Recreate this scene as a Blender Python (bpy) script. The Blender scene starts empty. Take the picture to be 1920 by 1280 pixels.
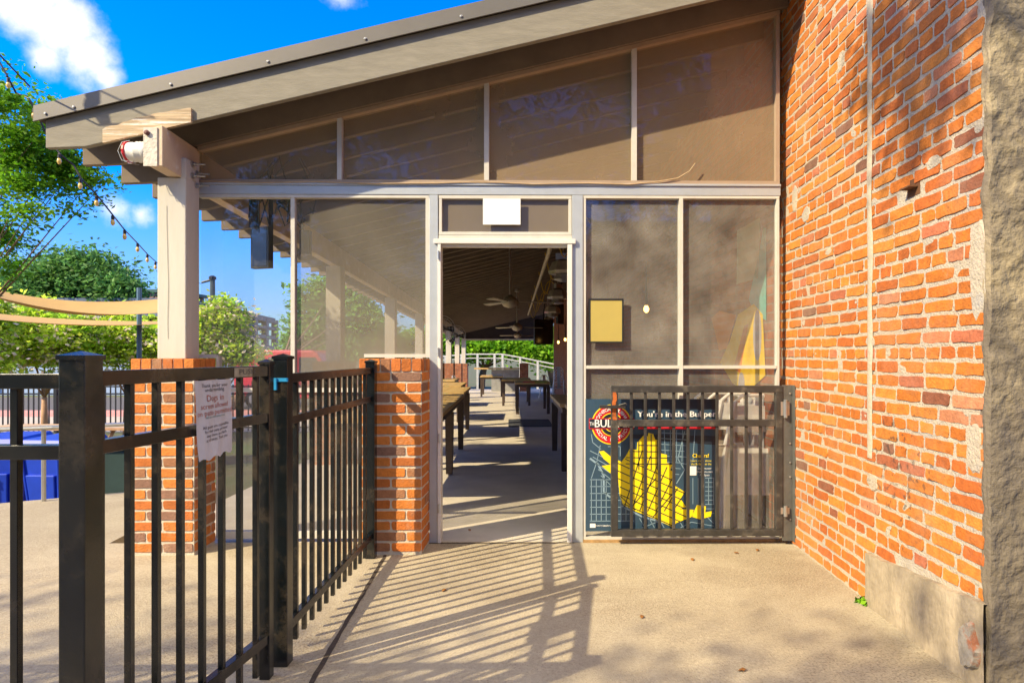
import bpy, math, random
import numpy as np
from mathutils import Vector, noise
R = math.radians
rnd = random.Random(7)
sc = bpy.context.scene
# ------------------------------------------------------------------ camera
FPX = 1145.0
cam_d = bpy.data.cameras.new("camera"); cam = bpy.data.objects.new("camera", cam_d)
sc.collection.objects.link(cam); sc.camera = cam
cam.location = (0, 0, 1.31); cam.rotation_euler = (R(90), 0, R(-0.7))
cam_d.sensor_width = 36; cam_d.lens = 36 * FPX / 1920
cam_d.shift_x = -(1038 - 960) / 1920; cam_d.shift_y = (666 - 640) / 1920
cam_d.clip_end = 2000; cam_d.clip_start = 0.05
# ------------------------------------------------------------------ light
SUN = Vector((-1.1, -0.765, 1.0)).normalized()          # towards the sun
EL = math.asin(SUN.z); AZ = math.atan2(SUN.x, SUN.y)
sd = bpy.data.lights.new("sun", 'SUN'); so = bpy.data.objects.new("sun", sd)
sc.collection.objects.link(so); sd.energy = 2.3; sd.angle = R(0.5); sd.color = (1.0, 0.83, 0.53)
so.rotation_euler = SUN.to_track_quat('Z', 'Y').to_euler(); so.location = (-6, -5, 8)
sc.view_settings.view_transform = 'Standard'; sc.view_settings.look = 'None'
sc.view_settings.exposure = 1.88; sc.view_settings.gamma = 1.0
sc.render.engine = 'CYCLES'
sc.cycles.max_bounces = 12; sc.cycles.diffuse_bounces = 8; sc.cycles.glossy_bounces = 6; sc.cycles.transparent_max_bounces = 24
sc.cycles.sample_clamp_indirect = 6; sc.cycles.caustics_reflective = False; sc.cycles.caustics_refractive = False
w = bpy.data.worlds.new("World"); sc.world = w; w.use_nodes = True
nt = w.node_tree; nt.nodes.clear()
def N(t, **k):
    n = nt.nodes.new(t)
    for a, b in k.items(): setattr(n, a, b)
    return n
out = N('ShaderNodeOutputWorld'); bg = N('ShaderNodeBackground'); bg.inputs[1].default_value = 0.15
sky = N('ShaderNodeTexSky', sky_type='NISHITA', sun_disc=False, sun_elevation=EL, sun_rotation=AZ % (2 * math.pi),
        air_density=1.0, dust_density=0.25, ozone_density=3.0, altitude=0)
hsv = N('ShaderNodeHueSaturation'); hsv.inputs['Saturation'].default_value = 1.6; hsv.inputs['Value'].default_value = .84
hsv.inputs['Hue'].default_value = 0.523
nt.links.new(sky.outputs[0], hsv.inputs['Color'])
tc = N('ShaderNodeTexCoord')
def vdir(px, py=None):
    if py is None: return Vector(px).normalized()
    return vdir2(px, py)
def vdir2(px, py): return Vector(((px - 1024) / 1150, 1, (666 - py) / 1150)).normalized()
ns = N('ShaderNodeTexNoise'); ns.inputs['Scale'].default_value = 15.0; ns.inputs['Detail'].default_value = 10; ns.inputs['Roughness'].default_value = .62; ns.inputs['Distortion'].default_value = .0
nt.links.new(tc.outputs['Generated'], ns.inputs['Vector'])
# clouds: patches of noise around real sky directions
acc = None
for (px, py, r, a) in [(60, 0, .09, 1.0), (120, 50, .08, 1.0), (165, 105, .07, .95), (205, 145, .04, .9), (20, -10, .08, .9), (90, 110, .05, .8), (215, 395, .055, .7), (180, 402, .04, .55), (265, 402, .04, .6),
                       (640, -10, .06, .5), ((.3, .1, 1), None, .5, 1.1)]:  # last entry: unseen overhead cloud, added to whiten the ambient light
    d = N('ShaderNodeVectorMath', operation='DISTANCE'); nm = N('ShaderNodeVectorMath', operation='NORMALIZE')
    nt.links.new(tc.outputs['Generated'], nm.inputs[0]); nt.links.new(nm.outputs[0], d.inputs[0]); d.inputs[1].default_value = vdir(px, py)
    mr = N('ShaderNodeMapRange'); mr.inputs[1].default_value = 0; mr.inputs[2].default_value = r; mr.inputs[3].default_value = a; mr.inputs[4].default_value = 0
    nt.links.new(d.outputs['Value'], mr.inputs[0])
    if acc is None: acc = mr.outputs[0]
    else:
        m = N('ShaderNodeMath', operation='MAXIMUM'); nt.links.new(acc, m.inputs[0]); nt.links.new(mr.outputs[0], m.inputs[1]); acc = m.outputs[0]
ml = N('ShaderNodeMath', operation='ADD'); nt.links.new(acc, ml.inputs[0]); nt.links.new(ns.outputs[0], ml.inputs[1])
cr = N('ShaderNodeMapRange', interpolation_type='SMOOTHSTEP'); cr.inputs[1].default_value = .84; cr.inputs[2].default_value = 1.42
nt.links.new(ml.outputs[0], cr.inputs[0])
mx = N('ShaderNodeMixRGB'); nt.links.new(cr.outputs[0], mx.inputs[0]); sz = N('ShaderNodeSeparateXYZ'); nt.links.new(tc.outputs['Generated'], sz.inputs[0])
el_ = N('ShaderNodeMapRange', interpolation_type='SMOOTHSTEP'); el_.inputs[1].default_value = -.02; el_.inputs[2].default_value = .36; nt.links.new(sz.outputs['Z'], el_.inputs[0])
hz_ = N('ShaderNodeMixRGB'); nt.links.new(el_.outputs[0], hz_.inputs[0]); hz_.inputs[1].default_value = (.16, .23, .40, 1); hz_.inputs[2].default_value = (1, 1, 1, 1)   # clearer air low down
hm_ = N('ShaderNodeMixRGB', blend_type='MULTIPLY'); hm_.inputs[0].default_value = 1; nt.links.new(hsv.outputs[0], hm_.inputs[1]); nt.links.new(hz_.outputs[0], hm_.inputs[2])
nt.links.new(hm_.outputs[0], mx.inputs[1]); mx.inputs[2].default_value = (2.5, 2.42, 2.5, 1)
# unseen overbright cloud, added overhead and behind the viewpoint as fill light
acc2 = None
for (v3, r, a) in [((0, -.5, .85), .85, 1.3), ((.7, -.1, .75), .6, 1.3), ((-.65, -.25, .8), .6, 1.3), ((-.98, -.25, .45), .45, 1.2)]:
    d = N('ShaderNodeVectorMath', operation='DISTANCE'); nt.links.new(tc.outputs['Generated'], d.inputs[0]); d.inputs[1].default_value = Vector(v3).normalized()
    mr = N('ShaderNodeMapRange'); mr.inputs[1].default_value = 0; mr.inputs[2].default_value = r; mr.inputs[3].default_value = a; mr.inputs[4].default_value = 0; nt.links.new(d.outputs['Value'], mr.inputs[0])
    if acc2 is None: acc2 = mr.outputs[0]
    else:
        m = N('ShaderNodeMath', operation='MAXIMUM'); nt.links.new(acc2, m.inputs[0]); nt.links.new(mr.outputs[0], m.inputs[1]); acc2 = m.outputs[0]
ad2 = N('ShaderNodeMath', operation='ADD'); nt.links.new(acc2, ad2.inputs[0]); nt.links.new(ns.outputs[0], ad2.inputs[1])
cr2 = N('ShaderNodeMapRange', interpolation_type='SMOOTHSTEP'); cr2.inputs[1].default_value = .8; cr2.inputs[2].default_value = 1.3; nt.links.new(ad2.outputs[0], cr2.inputs[0])
mx2 = N('ShaderNodeMixRGB'); nt.links.new(cr2.outputs[0], mx2.inputs[0]); nt.links.new(mx.outputs[0], mx2.inputs[1]); mx2.inputs[2].default_value = (4.6, 4.1, 3.5, 1)
nt.links.new(mx2.outputs[0], bg.inputs[0]); nt.links.new(bg.outputs[0], out.inputs[0])

# ------------------------------------------------------------------ materials
MATS = {}
def mat(name, col, rough=.7, var=.15, scale=6., bump=.0, bscale=60., metal=0., col2=None, stain=None, sscale=1.5, slo=.5, shi=.7, attr=None, stretch=None, trans=0., emit=0., spec=.5, coat=0.):
    if name in MATS: return MATS[name]
    m = bpy.data.materials.new(name); m.use_nodes = True; t = m.node_tree; p = t.nodes['Principled BSDF']; L = t.links.new
    if coat: p.inputs['Coat Weight'].default_value = coat; p.inputs['Coat Roughness'].default_value = .22
    def n(ty, **k):
        q = t.nodes.new(ty)
        for a, b in k.items(): setattr(q, a, b)
        return q
    co = n('ShaderNodeTexCoord'); vec = co.outputs['Object']
    if stretch:
        mp = n('ShaderNodeMapping'); mp.inputs['Scale'].default_value = stretch; L(vec, mp.inputs[0]); vec = mp.outputs[0]
    nz = n('ShaderNodeTexNoise'); nz.inputs['Scale'].default_value = scale; nz.inputs['Detail'].default_value = 8; nz.inputs['Roughness'].default_value = .65; L(vec, nz.inputs[0])
    c = tuple(col) + (1,)
    c2 = tuple(col2) + (1,) if col2 else tuple(min(1, x * (1 - 2 * var)) for x in col) + (1,)
    mr = n('ShaderNodeMapRange'); mr.inputs[1].default_value = .3; mr.inputs[2].default_value = .7; L(nz.outputs[0], mr.inputs[0])
    mix = n('ShaderNodeMixRGB'); L(mr.outputs[0], mix.inputs[0]); mix.inputs[1].default_value = c2; mix.inputs[2].default_value = c
    cur = mix.outputs[0]
    if attr:
        at = n('ShaderNodeAttribute', attribute_name=attr); mu = n('ShaderNodeMixRGB', blend_type='MULTIPLY'); mu.inputs[0].default_value = 1
        L(cur, mu.inputs[1]); L(at.outputs['Color'], mu.inputs[2]); cur = mu.outputs[0]
    if stain:
        sn = n('ShaderNodeTexNoise'); sn.inputs['Scale'].default_value = sscale; sn.inputs['Detail'].default_value = 9; sn.inputs['Roughness'].default_value = .7; L(vec, sn.inputs[0])
        sr = n('ShaderNodeMapRange'); sr.inputs[1].default_value = slo; sr.inputs[2].default_value = shi; L(sn.outputs[0], sr.inputs[0])
        sm = n('ShaderNodeMixRGB'); L(sr.outputs[0], sm.inputs[0]); L(cur, sm.inputs[1]); sm.inputs[2].default_value = tuple(stain) + (1,); cur = sm.outputs[0]
    L(cur, p.inputs['Base Color']); p.inputs['Roughness'].default_value = rough; p.inputs['Metallic'].default_value = metal
    p.inputs['Specular IOR Level'].default_value = spec
    if emit: L(cur, p.inputs['Emission Color']); p.inputs['Emission Strength'].default_value = emit
    if bump:
        bn = n('ShaderNodeTexNoise'); bn.inputs['Scale'].default_value = bscale; bn.inputs['Detail'].default_value = 6; L(vec, bn.inputs[0])
        b = n('ShaderNodeBump'); b.inputs['Strength'].default_value = bump; b.inputs['Distance'].default_value = .01; L(bn.outputs[0], b.inputs['Height']); L(b.outputs[0], p.inputs['Normal'])
    if trans:
        tr = n('ShaderNodeBsdfTranslucent'); L(cur, tr.inputs[0]); ms = n('ShaderNodeMixShader'); ms.inputs[0].default_value = trans
        L(p.outputs[0], ms.inputs[1]); L(tr.outputs[0], ms.inputs[2]); L(ms.outputs[0], t.nodes['Material Output'].inputs[0])
    MATS[name] = m; return m
def pane_mat(name, dirt, base, amp, tint=(1, 1, 1), gloss=.12, grough=.02, scale=2.2, lowdirt=0., h0=.3, h1=1.5):
    m = bpy.data.materials.new(name); m.use_nodes = True; t = m.node_tree; t.nodes.clear(); L = t.links.new
    def n(ty, **k):
        q = t.nodes.new(ty)
        for a, b in k.items(): setattr(q, a, b)
        return q
    o = n('ShaderNodeOutputMaterial'); geo = n('ShaderNodeNewGeometry')
    nz = n('ShaderNodeTexNoise'); nz.inputs['Scale'].default_value = scale; nz.inputs['Detail'].default_value = 9; nz.inputs['Roughness'].default_value = .6; L(geo.outputs['Position'], nz.inputs[0])
    mr = n('ShaderNodeMapRange'); mr.inputs[1].default_value = .3; mr.inputs[2].default_value = .75; mr.inputs[3].default_value = base; mr.inputs[4].default_value = base + amp; L(nz.outputs[0], mr.inputs[0])
    fac = mr.outputs[0]
    if lowdirt:                                    # splash dirt settles on the lower part of the film
        sp = n('ShaderNodeSeparateXYZ'); L(geo.outputs['Position'], sp.inputs[0])
        m2 = n('ShaderNodeMapRange'); m2.inputs[1].default_value = h1; m2.inputs[2].default_value = h0; m2.inputs[3].default_value = 0; m2.inputs[4].default_value = lowdirt; L(sp.outputs['Z'], m2.inputs[0])
        ad = n('ShaderNodeMath', operation='ADD', use_clamp=True); L(fac, ad.inputs[0]); L(m2.outputs[0], ad.inputs[1]); fac = ad.outputs[0]
    tr = n('ShaderNodeBsdfTransparent'); tr.inputs[0].default_value = tuple(tint) + (1,)
    df = n('ShaderNodeBsdfDiffuse'); df.inputs[0].default_value = tuple(dirt) + (1,)
    a = n('ShaderNodeMixShader'); L(fac, a.inputs[0]); L(tr.outputs[0], a.inputs[1]); L(df.outputs[0], a.inputs[2])
    gl = n('ShaderNodeBsdfGlossy'); gl.inputs['Roughness'].default_value = grough
    fr = n('ShaderNodeFresnel'); fr.inputs[0].default_value = 1.36
    ad = n('ShaderNodeMath', operation='ADD', use_clamp=True); L(fr.outputs[0], ad.inputs[0]); ad.inputs[1].default_value = gloss
    bn = n('ShaderNodeTexNoise'); bn.inputs['Scale'].default_value = 3.5; L(geo.outputs['Position'], bn.inputs[0])
    b = n('ShaderNodeBump'); b.inputs['Strength'].default_value = .012; b.inputs['Distance'].default_value = .01; L(bn.outputs[0], b.inputs['Height']); L(b.outputs[0], gl.inputs['Normal'])
    c = n('ShaderNodeMixShader'); L(ad.outputs[0], c.inputs[0]); L(a.outputs[0], c.inputs[1]); L(gl.outputs[0], c.inputs[2]); L(c.outputs[0], o.inputs[0])
    return m
def brick_mat(name, c1, c2, mort, sx=1, plane='YZ'):
    m = bpy.data.materials.new(name); m.use_nodes = True; t = m.node_tree; p = t.nodes['Principled BSDF']; L = t.links.new
    def n(ty, **k):
        q = t.nodes.new(ty)
        for a, b in k.items(): setattr(q, a, b)
        return q
    geo = n('ShaderNodeNewGeometry'); sp = n('ShaderNodeSeparateXYZ'); L(geo.outputs['Position'], sp.inputs[0]); cb = n('ShaderNodeCombineXYZ')
    if plane == 'XY': L(sp.outputs['X'], cb.inputs[0]); L(sp.outputs['Y'], cb.inputs[1])
    else:
        ad = n('ShaderNodeMath', operation='ADD'); L(sp.outputs['X'], ad.inputs[0]); L(sp.outputs['Y'], ad.inputs[1]); L(ad.outputs[0], cb.inputs[0]); L(sp.outputs['Z'], cb.inputs[1])
    bt = n('ShaderNodeTexBrick'); L(cb.outputs[0], bt.inputs[0]); bt.inputs['Color1'].default_value = tuple(c1) + (1,); bt.inputs['Color2'].default_value = tuple(c2) + (1,)
    bt.inputs['Mortar'].default_value = tuple(mort) + (1,); bt.inputs['Scale'].default_value = 1; bt.inputs['Brick Width'].default_value = .205; bt.inputs['Row Height'].default_value = .068; bt.inputs['Mortar Size'].default_value = .006
    nz = n('ShaderNodeTexNoise'); nz.inputs['Scale'].default_value = 7; L(geo.outputs['Position'], nz.inputs[0])
    mu = n('ShaderNodeMixRGB', blend_type='OVERLAY'); mu.inputs[0].default_value = .6; L(bt.outputs[0], mu.inputs[1]); L(nz.outputs[0], mu.inputs[2])
    L(mu.outputs[0], p.inputs['Base Color']); p.inputs['Roughness'].default_value = .9
    b = n('ShaderNodeBump'); b.invert = True; b.inputs['Distance'].default_value = .01; L(bt.outputs['Fac'], b.inputs['Height']); L(b.outputs[0], p.inputs['Normal'])
    MATS[name] = m; return m

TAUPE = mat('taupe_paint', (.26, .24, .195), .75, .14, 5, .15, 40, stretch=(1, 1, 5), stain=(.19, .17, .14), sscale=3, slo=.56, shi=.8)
BOUNCE_TAN = mat('rafter_bounce_tone', (.85, .74, .58), .8, .1, 6)  # rafter undersides: floor bounce light put into the colour, no separate strip
TAUPE_SHADE = mat('rafter_side_shade', (.21, .165, .125), .8, .12, 4, .1, 30)  # rafter sides: taupe darkened, shade put into the colour
def soot(m, c=(1.71, 2.95, .72), rad=.55, pale=.6):
    t = m.node_tree; p = t.nodes['Principled BSDF']; L = t.links.new; src = p.inputs['Base Color'].links[0].from_socket
    g = t.nodes.new('ShaderNodeNewGeometry'); d = t.nodes.new('ShaderNodeVectorMath'); d.operation = 'DISTANCE'; L(g.outputs['Position'], d.inputs[0]); d.inputs[1].default_value = c
    mk = t.nodes.new('ShaderNodeMapRange'); mk.inputs[1].default_value = rad; mk.inputs[2].default_value = .1; mk.inputs[4].default_value = .18; L(d.outputs['Value'], mk.inputs[0])
    a = t.nodes.new('ShaderNodeTexNoise'); a.inputs['Scale'].default_value = 24; a.inputs['Detail'].default_value = 5; L(g.outputs['Position'], a.inputs[0])
    s_ = t.nodes.new('ShaderNodeMath'); L(a.outputs[0], s_.inputs[0]); L(mk.outputs[0], s_.inputs[1])
    mr = t.nodes.new('ShaderNodeMapRange'); mr.inputs[1].default_value = .73; mr.inputs[2].default_value = .80; mr.inputs[4].default_value = .65; L(s_.outputs[0], mr.inputs[0])
    mx = t.nodes.new('ShaderNodeMixRGB'); L(mr.outputs[0], mx.inputs[0]); L(src, mx.inputs[1]); mx.inputs[2].default_value = (.035, .025, .022, 1)
    b = t.nodes.new('ShaderNodeTexNoise'); b.inputs['Scale'].default_value = 1.7; b.inputs['Detail'].default_value = 9; b.inputs['Roughness'].default_value = .7; L(g.outputs['Position'], b.inputs[0])
    m3 = t.nodes.new('ShaderNodeMapRange'); m3.inputs[1].default_value = .47; m3.inputs[2].default_value = .70; m3.inputs[4].default_value = pale; L(b.outputs[0], m3.inputs[0])
    m2 = t.nodes.new('ShaderNodeMixRGB'); L(m3.outputs[0], m2.inputs[0]); L(mx.outputs[0], m2.inputs[1]); m2.inputs[2].default_value = (.40, .31, .24, 1); L(m2.outputs[0], p.inputs['Base Color'])
CREAM = mat('cream_paint', (.60, .57, .50), .7, .06, 3, .08, 30, stretch=(6, 6, .6), stain=(.40, .36, .30), sscale=3, slo=.62, shi=.85)
RAWW = mat('bare_wood', (.74, .56, .36), .85, .3, 3, .4, 20, stretch=(1.2, 6, 30), stain=(.8, .78, .72), sscale=2, slo=.55, shi=.62)
ALU = mat('grey_aluminium', (.52, .56, .60), .38, .06, 8, .03, 40, metal=.35)
ALU_W = mat('pale_frame_paint', (.62, .60, .55), .5, .08, 8, .05, 40, stain=(.4, .36, .3), sscale=5, slo=.6, shi=.8)
BLACK = mat('black_fence_paint', (.006, .009, .011), .26, .3, 9, .04, 60, stain=(.12, .088, .055), sscale=4, slo=.50, shi=.85, spec=.5, coat=.3)  # brown blotches put warm glints of the brick wall into the colour
GATEG = mat('worn_gate_paint', (.055, .052, .05), .4, .25, 9, .12, 60, stain=(.17, .15, .12), sscale=9, slo=.55, shi=.8)
RUST = mat('rust', (.62, .16, .03), .85, .3, 30, .3, 60)
SEAL = mat('plastic_black', (.02, .02, .022), .4)
ROOF = mat('roof_trim', (.155, .145, .135), .45, .08, 3, metal=.25)
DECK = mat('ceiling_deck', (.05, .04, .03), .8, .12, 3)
WHITE = mat('white_plastic', (.78, .78, .76), .5, .03)
PAPER = mat('paper', (.50, .47, .46), .8, .06, 9)
CONC = mat('concrete', (.44, .375, .265), .93, .2, 55, .6, 130, stain=(.27, .225, .16), sscale=1.1, slo=.45, shi=.72)
FLOOR = mat('porch_concrete', (.60, .54, .44), .7, .12, 3, .15, 90, stain=(.45, .40, .33), sscale=1.2, slo=.5, shi=.7)
def pits(m):
    t = m.node_tree; p = t.nodes['Principled BSDF']; L = t.links.new; src = p.inputs['Base Color'].links[0].from_socket
    g = t.nodes.new('ShaderNodeNewGeometry')
    a = t.nodes.new('ShaderNodeTexNoise'); a.inputs['Scale'].default_value = 95; a.inputs['Detail'].default_value = 3; L(g.outputs['Position'], a.inputs[0])
    b = t.nodes.new('ShaderNodeTexNoise'); b.inputs['Scale'].default_value = .9; b.inputs['Detail'].default_value = 5; L(g.outputs['Position'], b.inputs[0])
    s_ = t.nodes.new('ShaderNodeMath'); s_.operation = 'MULTIPLY_ADD'; L(b.outputs[0], s_.inputs[0]); s_.inputs[1].default_value = .55; L(a.outputs[0], s_.inputs[2])
    mr = t.nodes.new('ShaderNodeMapRange'); mr.inputs[1].default_value = .84; mr.inputs[2].default_value = .93; mr.inputs[4].default_value = .75; L(s_.outputs[0], mr.inputs[0])
    mx = t.nodes.new('ShaderNodeMixRGB'); L(mr.outputs[0], mx.inputs[0]); L(src, mx.inputs[1]); mx.inputs[2].default_value = (.20, .15, .10, 1)
    c = t.nodes.new('ShaderNodeTexNoise'); c.inputs['Scale'].default_value = .7; c.inputs['Detail'].default_value = 10; c.inputs['Roughness'].default_value = .7; c.inputs['Distortion'].default_value = .6; L(g.outputs['Position'], c.inputs[0])
    m3 = t.nodes.new('ShaderNodeMapRange'); m3.inputs[1].default_value = .45; m3.inputs[2].default_value = .62; m3.inputs[4].default_value = .55; L(c.outputs[0], m3.inputs[0])
    m2 = t.nodes.new('ShaderNodeMixRGB'); L(m3.outputs[0], m2.inputs[0]); L(mx.outputs[0], m2.inputs[1]); m2.inputs[2].default_value = (.52, .46, .34, 1)
    L(m2.outputs[0], p.inputs['Base Color'])
pits(CONC)
DIRT = mat('joint_dirt', (.07, .05, .035), .95, .3, 40, .5, 90)
MORT = mat('mortar', (.50, .44, .35), .95, .12, 18, .9, 90, stain=(.33, .33, .34), sscale=2.2, slo=.5, shi=.7)
def mould(m):
    t = m.node_tree; p = t.nodes['Principled BSDF']; L = t.links.new; src = p.inputs['Base Color'].links[0].from_socket
    g = t.nodes.new('ShaderNodeNewGeometry'); sp = t.nodes.new('ShaderNodeSeparateXYZ'); L(g.outputs['Position'], sp.inputs[0])
    a = t.nodes.new('ShaderNodeTexNoise'); a.inputs['Scale'].default_value = 3.2; a.inputs['Detail'].default_value = 9; a.inputs['Roughness'].default_value = .72; L(g.outputs['Position'], a.inputs[0])
    s_ = t.nodes.new('ShaderNodeMath'); s_.operation = 'MULTIPLY_ADD'; L(sp.outputs['Z'], s_.inputs[0]); s_.inputs[1].default_value = -.22; L(a.outputs[0], s_.inputs[2])
    mr = t.nodes.new('ShaderNodeMapRange'); mr.inputs[1].default_value = .02; mr.inputs[2].default_value = .30; mr.inputs[4].default_value = .9; L(s_.outputs[0], mr.inputs[0])
    mx = t.nodes.new('ShaderNodeMixRGB'); L(mr.outputs[0], mx.inputs[0]); L(src, mx.inputs[1]); mx.inputs[2].default_value = (.15, .125, .095, 1); L(mx.outputs[0], p.inputs['Base Color'])
BRK = mat('old_brick', (1, 1, 1), .9, .2, 26, .5, 90, attr='bc', stain=(.50, .36, .24), sscale=5, slo=.62, shi=.95)
soot(BRK, pale=.28); soot(MORT, pale=.5)
BRKN = mat('column_brick', (1, 1, 1), .85, .16, 30, .5, 90, attr='bc', stain=(.45, .32, .22), sscale=5, slo=.56, shi=.85)
PLAST = mat('plaster', (.44, .36, .23), .95, .3, 14, .8, 60, stain=(.15, .125, .10), sscale=1.6, slo=.43, shi=.58)
mould(PLAST)
PLIN = mat('cement_render', (.46, .38, .27), .9, .25, 6, .6, 40, stain=(.17, .14, .11), sscale=4, slo=.50, shi=.75, stretch=(1, 1.4, .8))
TABLE = mat('table_wood', (.64, .42, .16), .5, .25, 5, .2, 30, stretch=(1, 8, 1), stain=(.30, .33, .16), sscale=2, slo=.55, shi=.7)
TLEG = mat('dark_table_leg', (.085, .055, .04), .55, .2, 8)
METAL = mat('brushed_steel', (.55, .55, .54), .32, .1, 9, metal=.8)
CHAIRM = mat('pale_chair_metal', (.62, .64, .66), .4, .06, 5, metal=.2)
CHAIRW = mat('white_chair', (.88, .87, .84), .5, .05, 5)
CARD = mat('brown_card', (.62, .55, .44), .8, .1, 4)
YEL = mat('yellow_paint', (1.0, .66, .01), .5, .05, 3)
ORNG = mat('orange_paint', (.85, .25, .02), .6, .05, 3)
TEAL = mat('teal_paint', (.12, .55, .48), .6, .05, 3)
GREYP = mat('grey_paint', (.45, .45, .47), .6, .05, 3)
SIGNREF = mat('sign_reflection', (.62, .66, .45), .6, .05, 3)
GREENP = mat('green_paint', (.05, .35, .16), .6, .05, 3)
BLUEBIN = mat('blue_bin_plastic', (.012, .055, .55), .4, .12, 3)
BARK = mat('bark', (.24, .16, .10), .9, .25, 10, .6, 30)
BARKT = mat('tan_bark', (.50, .30, .17), .8, .2, 6)
ASPH = mat('asphalt', (.10, .095, .09), .95, .15, 20, .3, 80)
EARTH = mat('earth', (.13, .12, .06), .95, .25, 3, .4, 20, stain=(.07, .10, .03), sscale=.6, slo=.45, shi=.6)
PINKB = brick_mat('pink_pavers', (.62, .26, .20), (.52, .20, .16), (.4, .32, .27), plane='XY')
TANR = mat('tan_road', (.42, .37, .30), .95, .1, 3)
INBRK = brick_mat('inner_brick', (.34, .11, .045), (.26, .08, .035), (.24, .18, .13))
FARBRK = brick_mat('far_brick', (.30, .12, .08), (.36, .17, .12), (.3, .27, .23))
def leafmat(name, c, c2, tr=.35):
    return mat(name, c, .55, .2, 1.5, col2=c2, attr='bc', trans=tr, spec=.3)
LF_NEAR = leafmat('leaf_near', (.20, .44, .02), (.08, .24, .012), .45)
LF_MYR = leafmat('leaf_myrtle', (.62, .80, .08), (.30, .50, .05), .5)
LF_DARK = leafmat('leaf_dark', (.15, .34, .08), (.07, .19, .05), .45)
LF_LIME = leafmat('leaf_lime', (.26, .52, .02), (.10, .28, .015), .5)
FLOW = mat('pink_blossom', (.92, .76, .62), .7, .1, 3, trans=.3)
SAIL = mat('shade_sail', (.62, .42, .16), .8, .06, 3, trans=.35)
GLASSF = pane_mat('clear_film', (.30, .285, .25), .06, .14, gloss=.02, lowdirt=.34, h0=.9, h1=2.0)
GLASSM = pane_mat('dirty_film', (.25, .23, .195), .32, .24, gloss=.0, scale=2.6, lowdirt=.30, h0=1.1, h1=2.1)
GLASSR = pane_mat('brown_film', (.38, .36, .32), .14, .46, gloss=.04, grough=.03, scale=3.0)
SCREEN = pane_mat('tinted_film', (.50, .375, .25), .38, .12, tint=(.95, .90, .84), gloss=.012, grough=.02)
SCREEND = pane_mat('dark_mesh', (.20, .165, .12), .8, .15, gloss=.02, grough=.2)
WGLASS = mat('window_glass', (.03, .04, .05), .05, 0, spec=1.)
BULBM = mat('lamp_amber', (1, .55, .12), .4, .0, emit=2.5)
BULBG = mat('amber_bulb_glass', (.75, .52, .16), .15, .1)
RED = mat('red_paint', (.62, .015, .03), .4, .04)
REDC = mat('car_red', (.50, .03, .05), .3, .03)
NAVY = mat('poster_navy', (.035, .075, .125), .4, .06, 2)
NAVYD = mat('poster_dark', (.016, .022, .036), .4, .06, 2)
LINE = mat('poster_line', (.26, .38, .48), .45, .03)
PYEL = mat('poster_yellow', (.95, .74, .01), .45, .03)
PWHITE = mat('poster_white', (.85, .86, .86), .45, .02)
INK = mat('ink', (.05, .045, .05), .7); INKR = mat('ink_red', (.42, .12, .07), .7); INKG = mat('ink_green', (.12, .25, .22), .7)
BLUEC = mat('blue_clip', (.03, .35, .72), .4)
GOLD = mat('gold_card', (.46, .37, .10), .5, .06, 4)
SCR = mat('screen_glass', (.012, .012, .014), .18)
CABLEY = mat('yellow_cable', (.75, .50, .04), .5)

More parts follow.
